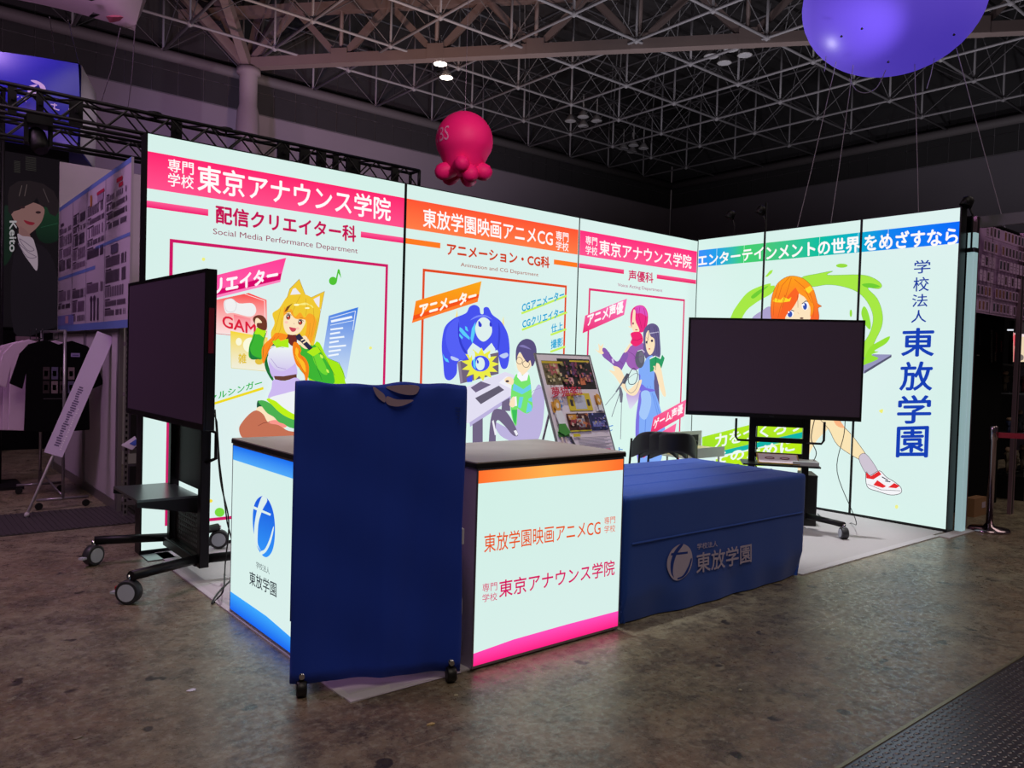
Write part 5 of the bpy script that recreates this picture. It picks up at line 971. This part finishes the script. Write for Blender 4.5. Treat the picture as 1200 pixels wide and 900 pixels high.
for j in range(2):
    for i in range(4): s.rect(-0.125+i*0.068, -0.068+i*0.068-0.004, 1.17-j*0.13, 1.285-j*0.13, ((60, 44, 52), (84, 76, 110), (40, 26, 32), (120, 100, 110))[(i+j*2) % 4]); s.k -= 1; s.rect(-0.115+i*0.068, -0.085+i*0.068, 1.20-j*0.13, 1.25-j*0.13, ((150, 110, 110), (120, 120, 150), (100, 50, 50), (80, 70, 80))[(i+j) % 4]); s.k -= 1
s.rect(-0.12, 0.12, 0.985, 0.995, (50, 44, 52)); s.flush('chest_print', tb, PAPER); s.rect(0.10, 0.175, 1.385, 1.42, (150, 130, 190)); s.k += 1; s.rect(0.11, 0.165, 1.395, 1.405, (80, 60, 130)); s.flush('chest_print', tb, PAPER)
# leaning placard
Bp, Tp = np.array([-6.70, 1.78, 0.012]), np.array([-6.045, 2.06, 1.60]); ax_ = (Tp-Bp)/np.linalg.norm(Tp-Bp)
pq = thing('placard', 'long pale lilac placard on a white pole leaning against the stall', 'sign', tuple(Bp))
tube('pole', M('white_pole', (206, 196, 206), 0.4), pq, [Bp, Bp+ax_*1.2], 0.011, 8); MB().lathe([(0.018, -0.0), (0.022, 0.03), (0.012, 0.04)], Bp, tuple(ax_), 10).build('pole_tip', whitep, pq)
vw = (Bp+Tp)/2-CAM; wd = np.cross(ax_, vw); wd /= np.linalg.norm(wd); wd = wd if wd @ CR > 0 else -wd; nn = np.cross(ax_, wd); nn = nn if nn @ vw < 0 else -nn
Lb = np.linalg.norm(Tp-Bp); S_ = Bp+ax_*0.56; He = Lb-0.56
MB().obox(S_-wd*0.075+nn*0.012, wd*0.15, ax_*He, nn*0.006).build('board', M('lilac_board', (205, 186, 222), 0.5), pq)
pl_ = Plane(S_+nn*0.018, wd, ax_); s = Print(pl_, base=0.0005); r = random.Random(5)
for k in range(26): s.rect(-0.03+0.01*r.random(), 0.0+0.02*r.random(), 0.08+k*0.022, 0.094+k*0.022, (104, 84, 130)); s.k -= 1
for k in range(20): s.rect(0.03, 0.036+0.01*r.random(), 0.06+k*0.02, 0.07+k*0.02, (236, 226, 244)); s.k -= 1
s.flush('printed_line', pq, PAPER)

# ------------------------------------------------------------------ lighting trusses
tb_ = M('black_truss', (16, 15, 18), 0.5, 0.3)
def box_truss(label, A_, B_, w, step, end=None):
    A_, B_ = np.array(A_, float), np.array(B_, float); d = B_-A_; L = np.linalg.norm(d); d /= L
    up = np.array([0, 0, 1.0]) if abs(d[2]) < 0.5 else np.array([1.0, 0, 0]); sd_ = np.cross(d, up); t = thing('lighting_truss', label, 'truss', tuple(A_))
    cs = [(i, j) for i in (0, 1) for j in (0, 1)]; Cn = lambda i, j: A_+sd_*w*i+up*w*j
    for i, j in cs: tube('chord', tb_, t, [Cn(i, j), Cn(i, j)+d*L], 0.016, 8)
    n = int(L/step)
    for k in range(n):
        a, b = d*k*step, d*(k+0.5)*step; c = d*(k+1)*step
        for i in (0, 1): tube('brace', tb_, t, [Cn(i, 0)+a, Cn(i, 1)+b], 0.008, 5); tube('brace', tb_, t, [Cn(i, 1)+b, Cn(i, 0)+c], 0.008, 5)
        tube('brace', tb_, t, [Cn(0, 1)+a, Cn(1, 1)+b], 0.008, 5); tube('brace', tb_, t, [Cn(1, 1)+b, Cn(0, 1)+c], 0.008, 5)
    for e in (0, L):
        g = MB()
        for (i, j), (k, l) in (((0, 0), (0, 1)), ((0, 1), (1, 1)), ((1, 1), (1, 0)), ((1, 0), (0, 0))): g.tube([Cn(i, j)+d*e, Cn(k, l)+d*e], 0.018, 6)
        g.build('end_frame', tb_, t)
    return t
tr1 = box_truss('long black lighting truss running just above the largest lightbox', (-8.6, 1.5, 3.325), (-3.14, 1.5, 3.325), 0.18, 0.34)
tr2 = box_truss('short lower black lighting truss behind the price board', (-8.0, 2.6, 3.36), (-5.55, 2.6, 3.36), 0.16, 0.3)
tr3 = box_truss('upright black truss tower at the left edge of the picture', (-6.90, 3.72, 0.03), (-6.90, 3.72, 4.1), 0.22, 0.36)
box('base_plate', tb_, tr3, -6.95, -6.5, 3.4, 4.0, 0.0, 0.03)
box('tower_cover', tb_, tr3, -6.86, -6.80, 3.62, 3.70, 0.1, 3.5)
for i, (x, w) in enumerate(((-6.87, 0.06), (-6.68, 0.05), (-6.42, 0.10), (-5.62, 0.09), (-4.62, 0.12), (-4.40, 0.1), (-4.22, 0.1), (-4.06, 0.06), (-3.86, 0.16), (-3.36, 0.08))):
    c_ = thing('truss_clamp', ('black clamp block on the long truss, leftmost', 'black clamp block on the long truss, second from its left end', 'wide black junction block on the long truss before the blue cube balloon edge', 'black clamp block on the long truss above the pink header start', 'black clamp right of the round column on the truss', 'black clamp, second right of the column on the truss', 'black clamp, third right of the column on the truss', 'narrow black clamp right of the column on the truss', 'largest black box on the long truss near its right end', 'last black clamp at the right end of the long truss')[i], 'clamp', (x, 1.4, 3.4))
    box('jaw', tb_, c_, x-w/2, x+w/2, 1.45, 1.478, 3.31, 3.55); box('bolt', blk, c_, x-0.01, x+0.01, 1.43, 1.45, 3.42, 3.45)
for i, (px, py) in enumerate(((181, 135), (265, 153))):
    p = at(px, py, 1, 1.42); c_ = thing('work_light', ('small black fitting standing on top of the truss, left one', 'small black fitting standing on top of the truss near the column')[i], 'lamp', tuple(p))
    MB().lathe([(0.02, 0), (0.07, 0.01), (0.06, 0.03), (0.02, 0.035)], (p[0], p[1], p[2]-0.01), n=12).build('head', tb_, c_); tube('stem', tb_, c_, [(p[0], p[1], p[2]-0.05), p], 0.01, 6)
ml = thing('moving_light', 'black moving head stage light hanging under the truss by the blue cube', 'stage light', (-6.6, 1.5, 3.2))
mp_ = at(45, 158, 1, 1.5); box('base_box', tb_, ml, mp_[0]-0.09, mp_[0]+0.09, 1.42, 1.6, mp_[2]+0.07, mp_[2]+0.15)
for sx in (-1, 1): box('yoke_arm', tb_, ml, mp_[0]+sx*0.085-0.012, mp_[0]+sx*0.085+0.012, 1.46, 1.54, mp_[2]-0.08, mp_[2]+0.08)
MB().lathe([(0.05, -0.10), (0.07, -0.06), (0.07, 0.06), (0.05, 0.1)], (mp_[0], 1.5, mp_[2]-0.05), (0.2, -0.5, -1), 14).build('lamp_head', tb_, ml); box('hook_clamp', M('grey_hook', (120, 112, 110), 0.4, 0.5), ml, mp_[0]-0.04, mp_[0]+0.04, 1.47, 1.53, mp_[2]+0.15, 3.33)

# ------------------------------------------------------------------ dark stand at the far left with figure banner
dk = M('black_drape', (10, 9, 12), 1.0, spec=0.1)
bn = thing('figure_banner', 'tall dark banner with a smiling dark-haired man in a white turtleneck', 'banner', (-6.1, 7, 0))
box('screen_body', dk, bn, -7.6, -5.52, 7.02, 7.3, 1.72, 4.2); kp = Plane((-7.6, 7.02, 0), (1, 0, 0)); s = Print(kp, base=0.002); o = (0, 160, 3.755)
s.rect(0.02, 2.06, 1.74, 4.18, (14, 11, 15))
s.art(*o, [('s', ((20, 50, 32), (8, 26, 18)), [(165, 330), (255, 300), (272, 380), (262, 450), (200, 470), (160, 430)]), ('s', ((16, 34, 26), (12, 30, 20)), [(10, 330), (45, 320), (60, 480), (30, 560), (8, 540)]), ('l', (30, 70, 50), [(180, 400), (262, 380)], 2),
  ('s', (20, 16, 22), [(60, 520), (160, 470), (240, 560), (262, 800), (180, 860), (60, 860)]),
  ('s', (116, 84, 82), [(48, 312), (110, 285), (190, 310), (188, 362), (165, 398), (135, 425), (110, 440), (80, 400), (50, 345)]), ('s', (110, 78, 78), [(85, 395), (130, 430), (132, 470), (90, 460)]),
  ('s', (140, 124, 136), [(76, 430), (100, 438), (140, 445), (155, 480), (166, 530), (162, 590), (135, 560), (95, 500)]), ('r', (80, 66, 84), [(85, 450), (120, 500), (150, 500), (130, 480)], 2.5), ('r', (80, 66, 84), [(80, 470), (120, 530), (160, 530), (125, 510)], 2.5),
  ('p', (28, 22, 25), [(36, 330), (34, 260), (42, 222), (80, 197), (130, 194), (190, 208), (236, 240), (258, 285), (258, 330), (244, 352), (218, 340), (206, 312), (176, 300), (162, 268), (144, 292), (112, 306), (86, 322), (60, 330), (48, 345)]), ('l', (78, 66, 66), [(96, 216), (84, 262)], 3), ('l', (78, 66, 66), [(118, 212), (108, 262)], 3), ('l', (66, 56, 58), [(190, 230), (214, 290)], 3),
  ('e', (40, 24, 28), [(98, 312, 12, 5), (168, 334, 12, 6)]), ('s', (110, 26, 40), [(104, 368), (128, 374), (152, 380), (142, 390), (118, 385)])])
s.text(*o, 'Keito', (72, 372), (72, 506), (42, 372), (150, 146, 150), .02)
for k in range(9): s.art(*o, [('l', (52, 50, 46), [(62, 108+k*6), (88, 112+k*6)], 2), ('l', (52, 50, 46), [(112, 90+k*7), (158, 96+k*7)], 2)])
s.flush('picture', bn, SCREENP)
db = thing('dark_stand', 'black draped stand filling the far left background under the banner', 'stand', (-7, 8, 0)); box('drape', dk, db, -12.5, -5.45, 7.4, 7.7, 0, 4.4); box('counter_block', dk, db, -9.5, -5.6, 7.05, 7.35, 0, 1.70)
box('pale_notice', M('dim_pink_board', (120, 92, 110), 0.6), db, *(lambda a, b: (a[0], b[0], 6.98, 7.04, b[2], a[2]))(at(18, 394, 1, 7.04), at(44, 412, 1, 7.04)))
box('low_table', M('dim_table', (60, 56, 60), 0.6), db, -8.2, -6.6, 6.2, 6.9, 0.5, 0.55)
cable('white barrier rope sagging at the far left edge', [at(-30, 452, 1, 5.6), at(0, 457, 1, 5.6), at(12, 458.5, 1, 5.6), at(24, 455, 1, 5.6)], 0.012, M('white_rope', (190, 180, 190), 0.6), 'rope')
# blue cube balloon
def inflate(name, mat, parent, hx, hy, hz, p, ctr, rotz=0.0, n=14, bulge=0.12):
    vs, fs = [], []
    for ax in range(3):
        for sg in (-1, 1):
            b0 = len(vs)
            for i in range(n+1):
                for j in range(n+1):
                    a, b = -1+2*i/n, -1+2*j/n; q = [0, 0, 0]; q[ax] = sg*(1+bulge*(1-a*a)*(1-b*b)); q[(ax+1) % 3] = a*(1-0.03*(b*b)); q[(ax+2) % 3] = b*(1-0.03*(a*a))
                    x, y, z = q[0]*hx, q[1]*hy, q[2]*hz; c, s_ = math.cos(rotz), math.sin(rotz); vs.append((ctr[0]+x*c-y*s_, ctr[1]+x*s_+y*c, ctr[2]+z))
            for i in range(n):
                for j in range(n):
                    k = b0+i*(n+1)+j; f = (k, k+1, k+n+2, k+n+1); fs.append(f if sg > 0 else f[::-1])
    g = MB().add(vs, fs, sm=True); return g.build(name, mat, parent)
cu = thing('cube_balloon', 'deep blue inflated cube balloon with a white curled mark at upper left', 'balloon', (-5.9, 9.9, 4.7))
CC = (-5.66, 9.9, 5.5); th = -0.34; inflate('skin', M('blue_balloon_skin', (26, 28, 150), 0.28), cu, 0.92, 0.8, 0.72, 0, CC, th)
fx = np.array([math.cos(th), math.sin(th), 0]); fo = np.array([math.sin(th), -math.cos(th), 0])
sw = np.array([math.cos(th), math.sin(th), 0]); cpl = Plane(np.array(CC)+sw*0.94, (-math.sin(th), math.cos(th), 0))
MB().add([tuple(np.array(CC)+sw*(0.935+0.1*(1-(a*a))*(1-b*b))+fo*(-a*0.77)+np.array([0, 0, b*0.70])) for a in [k/5-1 for k in range(11)] for b in [k/5-1 for k in range(11)]], [(i*11+j, i*11+j+1, i*11+j+12, i*11+j+11) for i in range(10) for j in range(10)], sm=True).build('white_side', M('white_balloon_skin', (196, 186, 200), 0.4), cu)
fpl = Plane(np.array(CC)+fo*0.93, fx); s = Print(fpl, base=0.004); o = (0, 0, 6.0); WB = (196, 190, 206)
s.art(*o, [('s', WB, [(215, 565), (260, 568), (310, 600), (322, 640), (290, 665), (230, 672), (192, 640), (205, 605), (250, 595), (262, 600), (225, 625), (240, 650), (280, 635), (275, 600), (245, 585)]),
  ('l', WB, [(100, 690), (130, 680)], 6), ('l', WB, [(150, 680), (185, 715)], 6), ('l', WB, [(185, 685), (160, 715)], 6), ('l', WB, [(255, 705), (285, 710), (280, 735)], 6), ('l', WB, [(360, 735), (400, 740)], 8), ('l', WB, [(385, 730), (382, 765)], 8), ('l', WB, [(365, 760), (415, 775)], 8), ('l', WB, [(485, 765), (505, 768)], 8), ('l', WB, [(487, 785), (505, 788)], 8)])
s.flush('white_mark', cu, PAPER)
# white face balloon at the top left
wf = thing('pillow_balloon', 'white pillow-shaped balloon with black nose and pink tongue at top left', 'balloon', tuple(atd(150, -50, 9)))
LL, LR, UR_, UL = [np.array(atd(x, y, 9.0)) for x, y in ((-12, -6), (158, 36), (206, -100), (40, -150))]
def pil(a, b, f=1.0):
    q = LL*(1-a)*(1-b)+LR*a*(1-b)+UR_*a*b+UL*(1-a)*b; n_ = np.cross(LR-LL, UL-LL); n_ /= np.linalg.norm(n_); n_ = n_ if n_ @ (CAM-q) > 0 else -n_
    ca, cb_ = 2*a-1, 2*b-1; cen_ = (LL+LR+UR_+UL)/4; q = cen_+(q-cen_)*(1-0.05*(1-ca*ca)-0.05*(1-cb_*cb_)); return q+n_*f*0.42*((1-ca**4)*(1-cb_**4))**0.6
vs, fs = [], []
for f in (1, -1):
    b0 = len(vs); vs += [tuple(pil(i/20, j/20, f)) for i in range(21) for j in range(21)]; fs += [(b0+i*21+j, b0+i*21+j+1, b0+i*21+j+22, b0+i*21+j+21) for i in range(20) for j in range(20)]
MB().add(vs, fs, sm=True).build('skin', M('pinkish_white_skin', (205, 184, 200), 0.4), wf)
def onp(px, py):                          # place a mark on the pillow surface
    best = None
    for i in range(61):
        for j in range(31):
            q = pil(i/60, j/60); r_ = q-CAM; z = r_ @ CF; e = (600+FPX*(r_ @ CR)/z-px)**2+(450-FPX*(r_ @ CU)/z-py)**2
            if best is None or e < best[0]: best = (e, i/60, j/60)
    return best[1:]
def mark(name, pts, col):
    ab = [onp(*p) for p in pts]; c_ = (sum(a for a, b in ab)/len(ab), sum(b for a, b in ab)/len(ab)); P = [np.array(pil(a, b))+(CAM-np.array(pil(a, b)))*0.012 for a, b in ab]
    Cc_ = np.array(pil(*c_))+(CAM-np.array(pil(*c_)))*0.016
    g = MB(); g.add([tuple(Cc_)]+[tuple(p) for p in P], [(0, i+1, (i+1) % len(P)+1) for i in range(len(P))]); g.build(name, M(name+'_ink', col, 0.6), wf)
mark('nose_mark', [(103.5, 16), (108, 13.5), (113, 15), (116, 18), (111, 19.5), (105, 19)], (24, 16, 26)); mark('tongue_mark', [(124, 21), (131, 17), (139, 18), (145, 21), (139, 24), (129, 25)], (214, 110, 140))
mark('eye_mark', [(98, -2), (106, -1), (114, 0), (108, 2.5), (101, 1)], (24, 16, 26))
strw = M('white_string', (170, 160, 176), 0.6)
def string(label, a, b, r_=0.006): o_ = tube('string', strw, None, [a, (np.array(a)+np.array(b))/2+np.array([0.01, 0, -0.03]), b], r_, 5); tag(o_, label, 'string')
for i, (p, q) in enumerate((((58, 20), (63, 62)), ((80, 24), (93, 78)), ((141, 33), (118, 122)), ((158, 36), (150, 127)))):
    string(('thin string under the white balloon, leftmost of four', 'thin string from the white balloon to the blue cube corner', 'thin string slanting left from the white balloon corner', 'thin string falling straight from the white balloon corner')[i], atd(*p, 9.0), atd(*q, 13.6 if i == 1 else 10.2), 0.005)
# pink balloon with lobes
pk = M('pink_balloon_skin', (240, 30, 118), 0.55, spec=0.3); TC = np.array(atd(544, 171, 14)); TR = 0.515
tbn = thing('round_balloon', 'hot pink round balloon with stubby feet and white lettering above the middle lightbox', 'balloon', tuple(TC))
prof = [(max(0.01, 0.515*math.sin(t*PI/18)), 0.085+0.515*math.cos(t*PI/18)) for t in range(12)]+[(0.435, -0.17), (0.385, -0.29), (0.34, -0.40), (0.30, -0.48), (0.2, -0.52), (0.02, -0.53)]
MB().lathe(prof[::-1], TC, (0, 0, 1), 32).build('head', pk, tbn)
vdir = CAM-TC; vdir[2] = 0; vdir /= np.linalg.norm(vdir); sdir = np.array([-vdir[1], vdir[0], 0]); sdir = sdir if sdir @ CR > 0 else -sdir
for a, b, z, r_ in ((-0.36, 0.1, -0.50, 0.155), (-0.04, 0.42, -0.42, 0.14), (0.12, 0.28, -0.56, 0.15), (0.36, 0.12, -0.48, 0.155), (0.1, -0.35, -0.5, 0.15), (-0.25, -0.3, -0.5, 0.15)):
    q = TC+sdir*a+vdir*b+np.array([0, 0, z]); inn = TC+sdir*a*0.5+vdir*b*0.5+np.array([0, 0, -0.42])
    ax = (q-inn)/np.linalg.norm(q-inn); L_ = np.linalg.norm(q-inn); MB().lathe([(0.001, -0.02), (r_*0.9, 0.0), (r_*1.0, L_*0.6), (r_, L_), (r_*0.87, L_+r_*0.5), (r_*0.5, L_+r_*0.87), (0.002, L_+r_)], inn, tuple(ax), 18).build('foot', pk, tbn)
tube('tether', strw, tbn, [TC+np.array([0, 0, 0.59]), TC+np.array([0, 0, 9.0])], 0.004, 5)
vs_, fs_, bb = glyphs('TBS'); g = MB()
for f in fs_:
    P = []
    for i in f:
        u_, v_2 = (vs_[i][0]-bb[0])/(bb[1]-bb[0]), (bb[3]-vs_[i][1])/(bb[3]-bb[2]); az = -1.36+u_*0.80; zz = 0.23-v_2*0.25
        rr = np.interp(zz, [p_[1] for p_ in prof[::-1]], [p_[0] for p_ in prof[::-1]])+0.006; P.append(tuple(TC+(sdir*math.sin(az)+vdir*math.cos(az))*rr+np.array([0, 0, zz])))
    g.face(P, lin((226, 150, 186)))
g.build('lettering', PAPER, tbn)
# big violet balloon
VC = np.array(atd(1046, 1, 12)); vb = thing('violet_balloon', 'large glowing violet balloon cut off by the top right edge', 'balloon', tuple(VC))
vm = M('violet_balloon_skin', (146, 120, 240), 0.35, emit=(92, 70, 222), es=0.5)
prof = [(1.31*math.sin(t*PI/24), -1.06*math.cos(t*PI/24)*(1.0 if t < 12 else 0.95)) for t in range(25)]; MB().lathe(prof, VC, (0.05, 0.02, 1), 48).build('skin', vm, vb)
for i, (x, y) in enumerate(((1010, 34), (986, 43), (1041, 73), (1118, 41))): MB().lathe([(0.008, -0.01), (0.02, 0), (0.008, 0.02)], atd(x, y, 10.95), n=8).build('tie_point', blk, vb)
for i, (p, q) in enumerate((((980, 72), (919, 330)), ((1000, 76), (965, 320)), ((968, 66), (966, 84)), ((1072, 75), (1078, 320)), ((1095, 68), (1086, 104)), ((1119, 50), (1187, 300)))):
    string(('string from the violet balloon ending above the second right panel, left one', 'string from the violet balloon ending beside it, second from left', 'short slack string at the left underside of the violet balloon', 'string falling straight from the violet balloon middle', 'short slanting string right of the violet balloon middle', 'string from the right of the violet balloon to the neighbouring board')[i], atd(*p, 11.8), atd(*q, 11.5), 0.006)
cable('white cord hanging in a loop under the violet balloon', [atd(995, 92, 11.8), atd(1003, 105, 11.8), atd(1015, 109, 11.8), atd(1028, 102, 11.8), atd(1038, 82, 11.8)], 0.007, strw, 'cord')
# small fittings silhouetted on top of the right lightbox wall
for i, (px, py) in enumerate(((862, 262), (898, 257), (1141, 250))):
    p = at(px, py, 0, 0.12); c_ = thing('clip_light', ('black clip light on a bent arm above the first right panel', 'black clip light above the gap of the right panels', 'black fitting at the outer top corner of the right wall')[i], 'lamp', tuple(p))
    tube('arm', tb_, c_, [(p[0]-0.02, p[1], 2.6), (p[0]-0.02, p[1], p[2]-0.02), (p[0]-0.05, p[1]+0.04, p[2]+0.10)], 0.009, 6); MB().lathe([(0.03, -0.05), (0.05, -0.03), (0.055, 0.04)], (p[0]-0.05, p[1]+0.04, p[2]+0.10), (-0.3, 0.3, -1), 12).build('head', tb_, c_)
tube('mast', tb_, thing('light_mast', 'thin black mast with a hanging lamp behind the right wall', 'mast', (0.5, -0.6, 0)), [(0.5, -0.62, 0), (0.5, -0.62, 3.45)], 0.014, 6)

# ------------------------------------------------------------------ neighbouring stand on the right
pinkp = M('pinkish_aluminium', (150, 120, 138), 0.35, 0.6)
ns = thing('neighbour_stand', 'dark neighbouring stand with striped posts and grey fascia at the right edge', 'stand', (1.2, -2.7, 0))
for x in (0.345, 1.60):
    for k in range(3): box('post_fin', pinkp if k != 1 else black, ns, x+k*0.03, x+k*0.03+0.026, -2.985, -2.95, 0, 2.97)
box('fascia', M('grey_fascia', (112, 108, 118), 0.6), ns, 0.41, 0.46, -5.2, -2.99, 2.87, 2.975)
box('dark_wall', dk, ns, 0.46, 2.3, -2.60, -2.56, 0, 2.1); box('side_wall', dk, ns, 2.3, 2.34, -2.6, -1.0, 0, 2.9)
box('grey_header', M('grey_fascia'), ns, 1.70, 4.5, -2.93, -2.90, 1.93, 2.25); box('roof', dk, ns, 0.46, 6, -2.9, 0.5, 2.98, 3.0)
box('back_wall', dk, ns, 2.34, 8.0, -0.9, -0.86, 0, 2.98)
bx = thing('card_board', 'pinkish lilac board of tiny card pictures under the grey fascia at right', 'board', (1.2, -2.95, 2.07))
box('board_panel', M('card_board_paper', (196, 156, 206), 0.7), bx, 0.47, 2.9, -2.945, -2.925, 2.075, 2.94)
cpl2 = Plane((0.47, -2.945, 0), (1, 0, 0)); s = Print(cpl2, base=0.001); r = random.Random(11)
for a in (0.40, 1.35): s.rect(a, a+0.012, 2.08, 2.94, (70, 50, 68)); s.k -= 1
for j in range(6):
    z0 = 2.10+j*0.14
    s.rect(0.0, 2.4, z0-0.014, z0-0.010, (90, 66, 84)); s.k -= 1
    for i in range(26):
        a = 0.02+i*0.092
        if abs(a+0.03-0.40) < 0.05: continue
        s.rect(a, a+0.072, z0, z0+0.105, (216, 176, 226)); s.k += 1
        c = r.choice(((58, 44, 60), (80, 60, 76), (96, 70, 84), (72, 70, 92), (150, 96, 84), (120, 90, 110)))
        if (j in (4, 5, 1, 0) and r.random() < 0.75) or r.random() < 0.35: s.rect(a+0.012, a+0.060, z0+0.012, z0+0.092, c)
        s.k -= 1
        for q in range(2): s.rect(a+0.015, a+0.05*r.random()+0.02, z0+0.03+q*0.03, z0+0.035+q*0.03, (84, 60, 78)); s.k -= 1
s.flush('printed_sheet', bx, PAPER)
dw = Plane((0.46, -2.60, 0), (1, 0, 0)); s = Print(dw, base=0.002); o = (1130, 360, 10.0); r = random.Random(2)
for x_, a, b, c in ((178, 275, 450, (66, 64, 62)), (318, 270, 640, (110, 106, 100)), (372, 300, 540, (110, 24, 40)), (430, 400, 520, (120, 20, 36)), (362, 530, 640, (130, 110, 104))):
    y = a
    while y < b: s.art(*o, [('l', c, [(x_-8+6*r.random(), y), (x_+8, y+2)], 7)]); s.k -= 1; y += 16
s.art(*o, [('l', (190, 190, 184), [(148, 562), (172, 564)], 12)]); s.flush('lettering_column', ns, PAPER)
sc_ = thing('advert_screen', 'small glowing pink and cream screen at the right edge', 'screen', tuple(at(1194, 425, 1, -2.2))); a_1, a_2 = at(1187, 425, 1, -2.2), at(1216, 387, 1, -2.2)
box('screen_body', black, sc_, a_1[0], a_2[0]+0.05, -2.2, -2.14, a_1[2]-0.03, a_2[2]+0.08); scp = Plane((a_1[0], -2.2, 0), (1, 0, 0)); s = Print(scp, base=0.002); o = (1130, 360, 10.0)
s.art(*o, [('p', (250, 226, 190), [(572, 290), (900, 290), (900, 640), (572, 640)]), ('p', (255, 235, 235), [(572, 290), (900, 290), (900, 360), (572, 340)]), ('s', (226, 60, 70), [(575, 330), (620, 330), (660, 400), (640, 450), (590, 460), (572, 400)]), ('s', (128, 116, 110), [(590, 570), (640, 548), (690, 570), (680, 620), (600, 625)]), ('p', (240, 110, 120), [(572, 300), (586, 300), (582, 640), (572, 640)]), ('p', (235, 240, 250), [(500, 258), (900, 258), (900, 276), (500, 276)])]); s.flush('picture', sc_, SCREENP)
gc = thing('glass_showcase', 'glass showcase of small dark figures beneath the glowing screen', 'showcase', tuple(at(1200, 600, 2, 0)))
gx, gy = 2.75, -2.75
gl = M('showcase_glass', (220, 230, 235), 0.03, alpha=0.12)
box('cabinet_base', black, gc, gx, gx+1.6, gy, gy+0.5, 0, 0.28)
for z in (0.75, 1.25, 1.6): box('glass_shelf', M('shelf_edge', (120, 124, 134), 0.3), gc, gx, gx+1.6, gy, gy+0.5, z, z+0.015)
for x in (gx, gx+0.8, gx+1.58): box('frame_post', alu2, gc, x, x+0.02, gy-0.01, gy+0.01, 0.28, 1.62)
box('glass_front', gl, gc, gx, gx+1.6, gy-0.004, gy, 0.28, 1.6)
r = random.Random(8)
for z in (0.295, 0.766, 1.266):
    for k in range(6):
        x, y = gx+0.12+k*0.25, gy+0.2+0.1*r.random(); hh = 0.2+0.12*r.random(); c = r.choice(((60, 62, 78), (96, 84, 70), (40, 50, 90), (70, 86, 60), (120, 110, 120), (150, 60, 70)))
        f_2 = thing('figurine', ('small toy figure on the %s shelf of the showcase, %s from its left end' % ({0.295: 'bottom', 0.766: 'middle', 1.266: 'top'}[z], ('first', 'second', 'third', 'fourth', 'fifth', 'sixth')[k])), 'figurine', (x, y, z), group='toy figures in the showcase')
        fm = M('figure_%d_%d_%d' % c, c, 0.5); MB().lathe([(0.05, 0), (0.05, 0.01), (0.02, 0.012)], (x, y, z), n=10).build('base', black, f_2)
        for sx in (-0.018, 0.018): tube('leg', fm, f_2, [(x+sx*1.4, y, z+0.012), (x+sx, y, z+hh*0.48)], [0.012, 0.018], 6)
        MB().lathe([(0.02, hh*0.42), (0.035, hh*0.5), (0.03, hh*0.62), (0.045, hh*0.76), (0.015, hh*0.82)], (x, y, z), n=10).build('torso', fm, f_2); MB().lathe([(0.012, hh*0.8), (0.03, hh*0.86), (0.034, hh*0.93), (0.02, hh)], (x, y, z), n=10).build('head', M('figure_head', (170, 140, 120), 0.5), f_2)
        for sx in (-1, 1): tube('arm', fm, f_2, [(x+sx*0.042, y, z+hh*0.74), (x+sx*0.07, y-0.02, z+hh*0.5)], 0.010, 6)
cbx = thing('carton', 'brown cardboard carton with a white label on the floor of the dark stand', 'box', tuple(at(1151, 604, 2, 0)))
cq = at(1151, 604, 2, 0); box('carton_body', M('cardboard', (150, 110, 78), 0.8), cbx, cq[0]-0.22, cq[0]+0.10, cq[1], cq[1]+0.1, 0, 0.19); box('label', M('white_label', (190, 170, 190), 0.6), cbx, cq[0]-0.02, cq[0]+0.07, cq[1]-0.003, cq[1], 0.08, 0.14)
sn = thing('stanchion', 'polished steel barrier post with a red belt on a round foot', 'stanchion', (0.425, -3.185, 0)); pst = M('polished_steel', (180, 160, 170), 0.16, 1.0)
MB().lathe([(0.175, 0), (0.178, 0.012), (0.165, 0.03), (0.05, 0.045), (0.035, 0.07)], (0.425, -3.185, 0), n=36).build('foot', pst, sn); MB().lathe([(0.03, 0.06), (0.03, 0.86), (0.036, 0.865), (0.036, 0.985), (0.03, 0.992)], (0.425, -3.185, 0), n=24).build('tube', pst, sn)
be = np.array(at(1260, 488, 0, 0.50)); be[2] = 0.95
MB().add([(0.43, -3.225, 0.885), (be[0], be[1], be[2]-0.05), (be[0], be[1], be[2]), (0.43, -3.225, 0.935), (0.434, -3.225, 0.885), (be[0]+.004, be[1], be[2]-0.05), (be[0]+.004, be[1], be[2]), (0.434, -3.225, 0.935)], [(0, 1, 2, 3), (7, 6, 5, 4), (0, 4, 5, 1), (1, 5, 6, 2), (2, 6, 7, 3), (3, 7, 4, 0)]).build('belt', M('red_belt', (150, 16, 44), 0.7), sn)
# far stands seen through the gaps on the right
fs1 = thing('far_stand', 'unlit dark stand behind the neighbouring stand at the right edge', 'stand', (12, -3, 0)); box('stand_wall', M('dim_stand_wall', (50, 46, 54), 0.8), fs1, 10, 14, -7, 2, 0, 3.0)
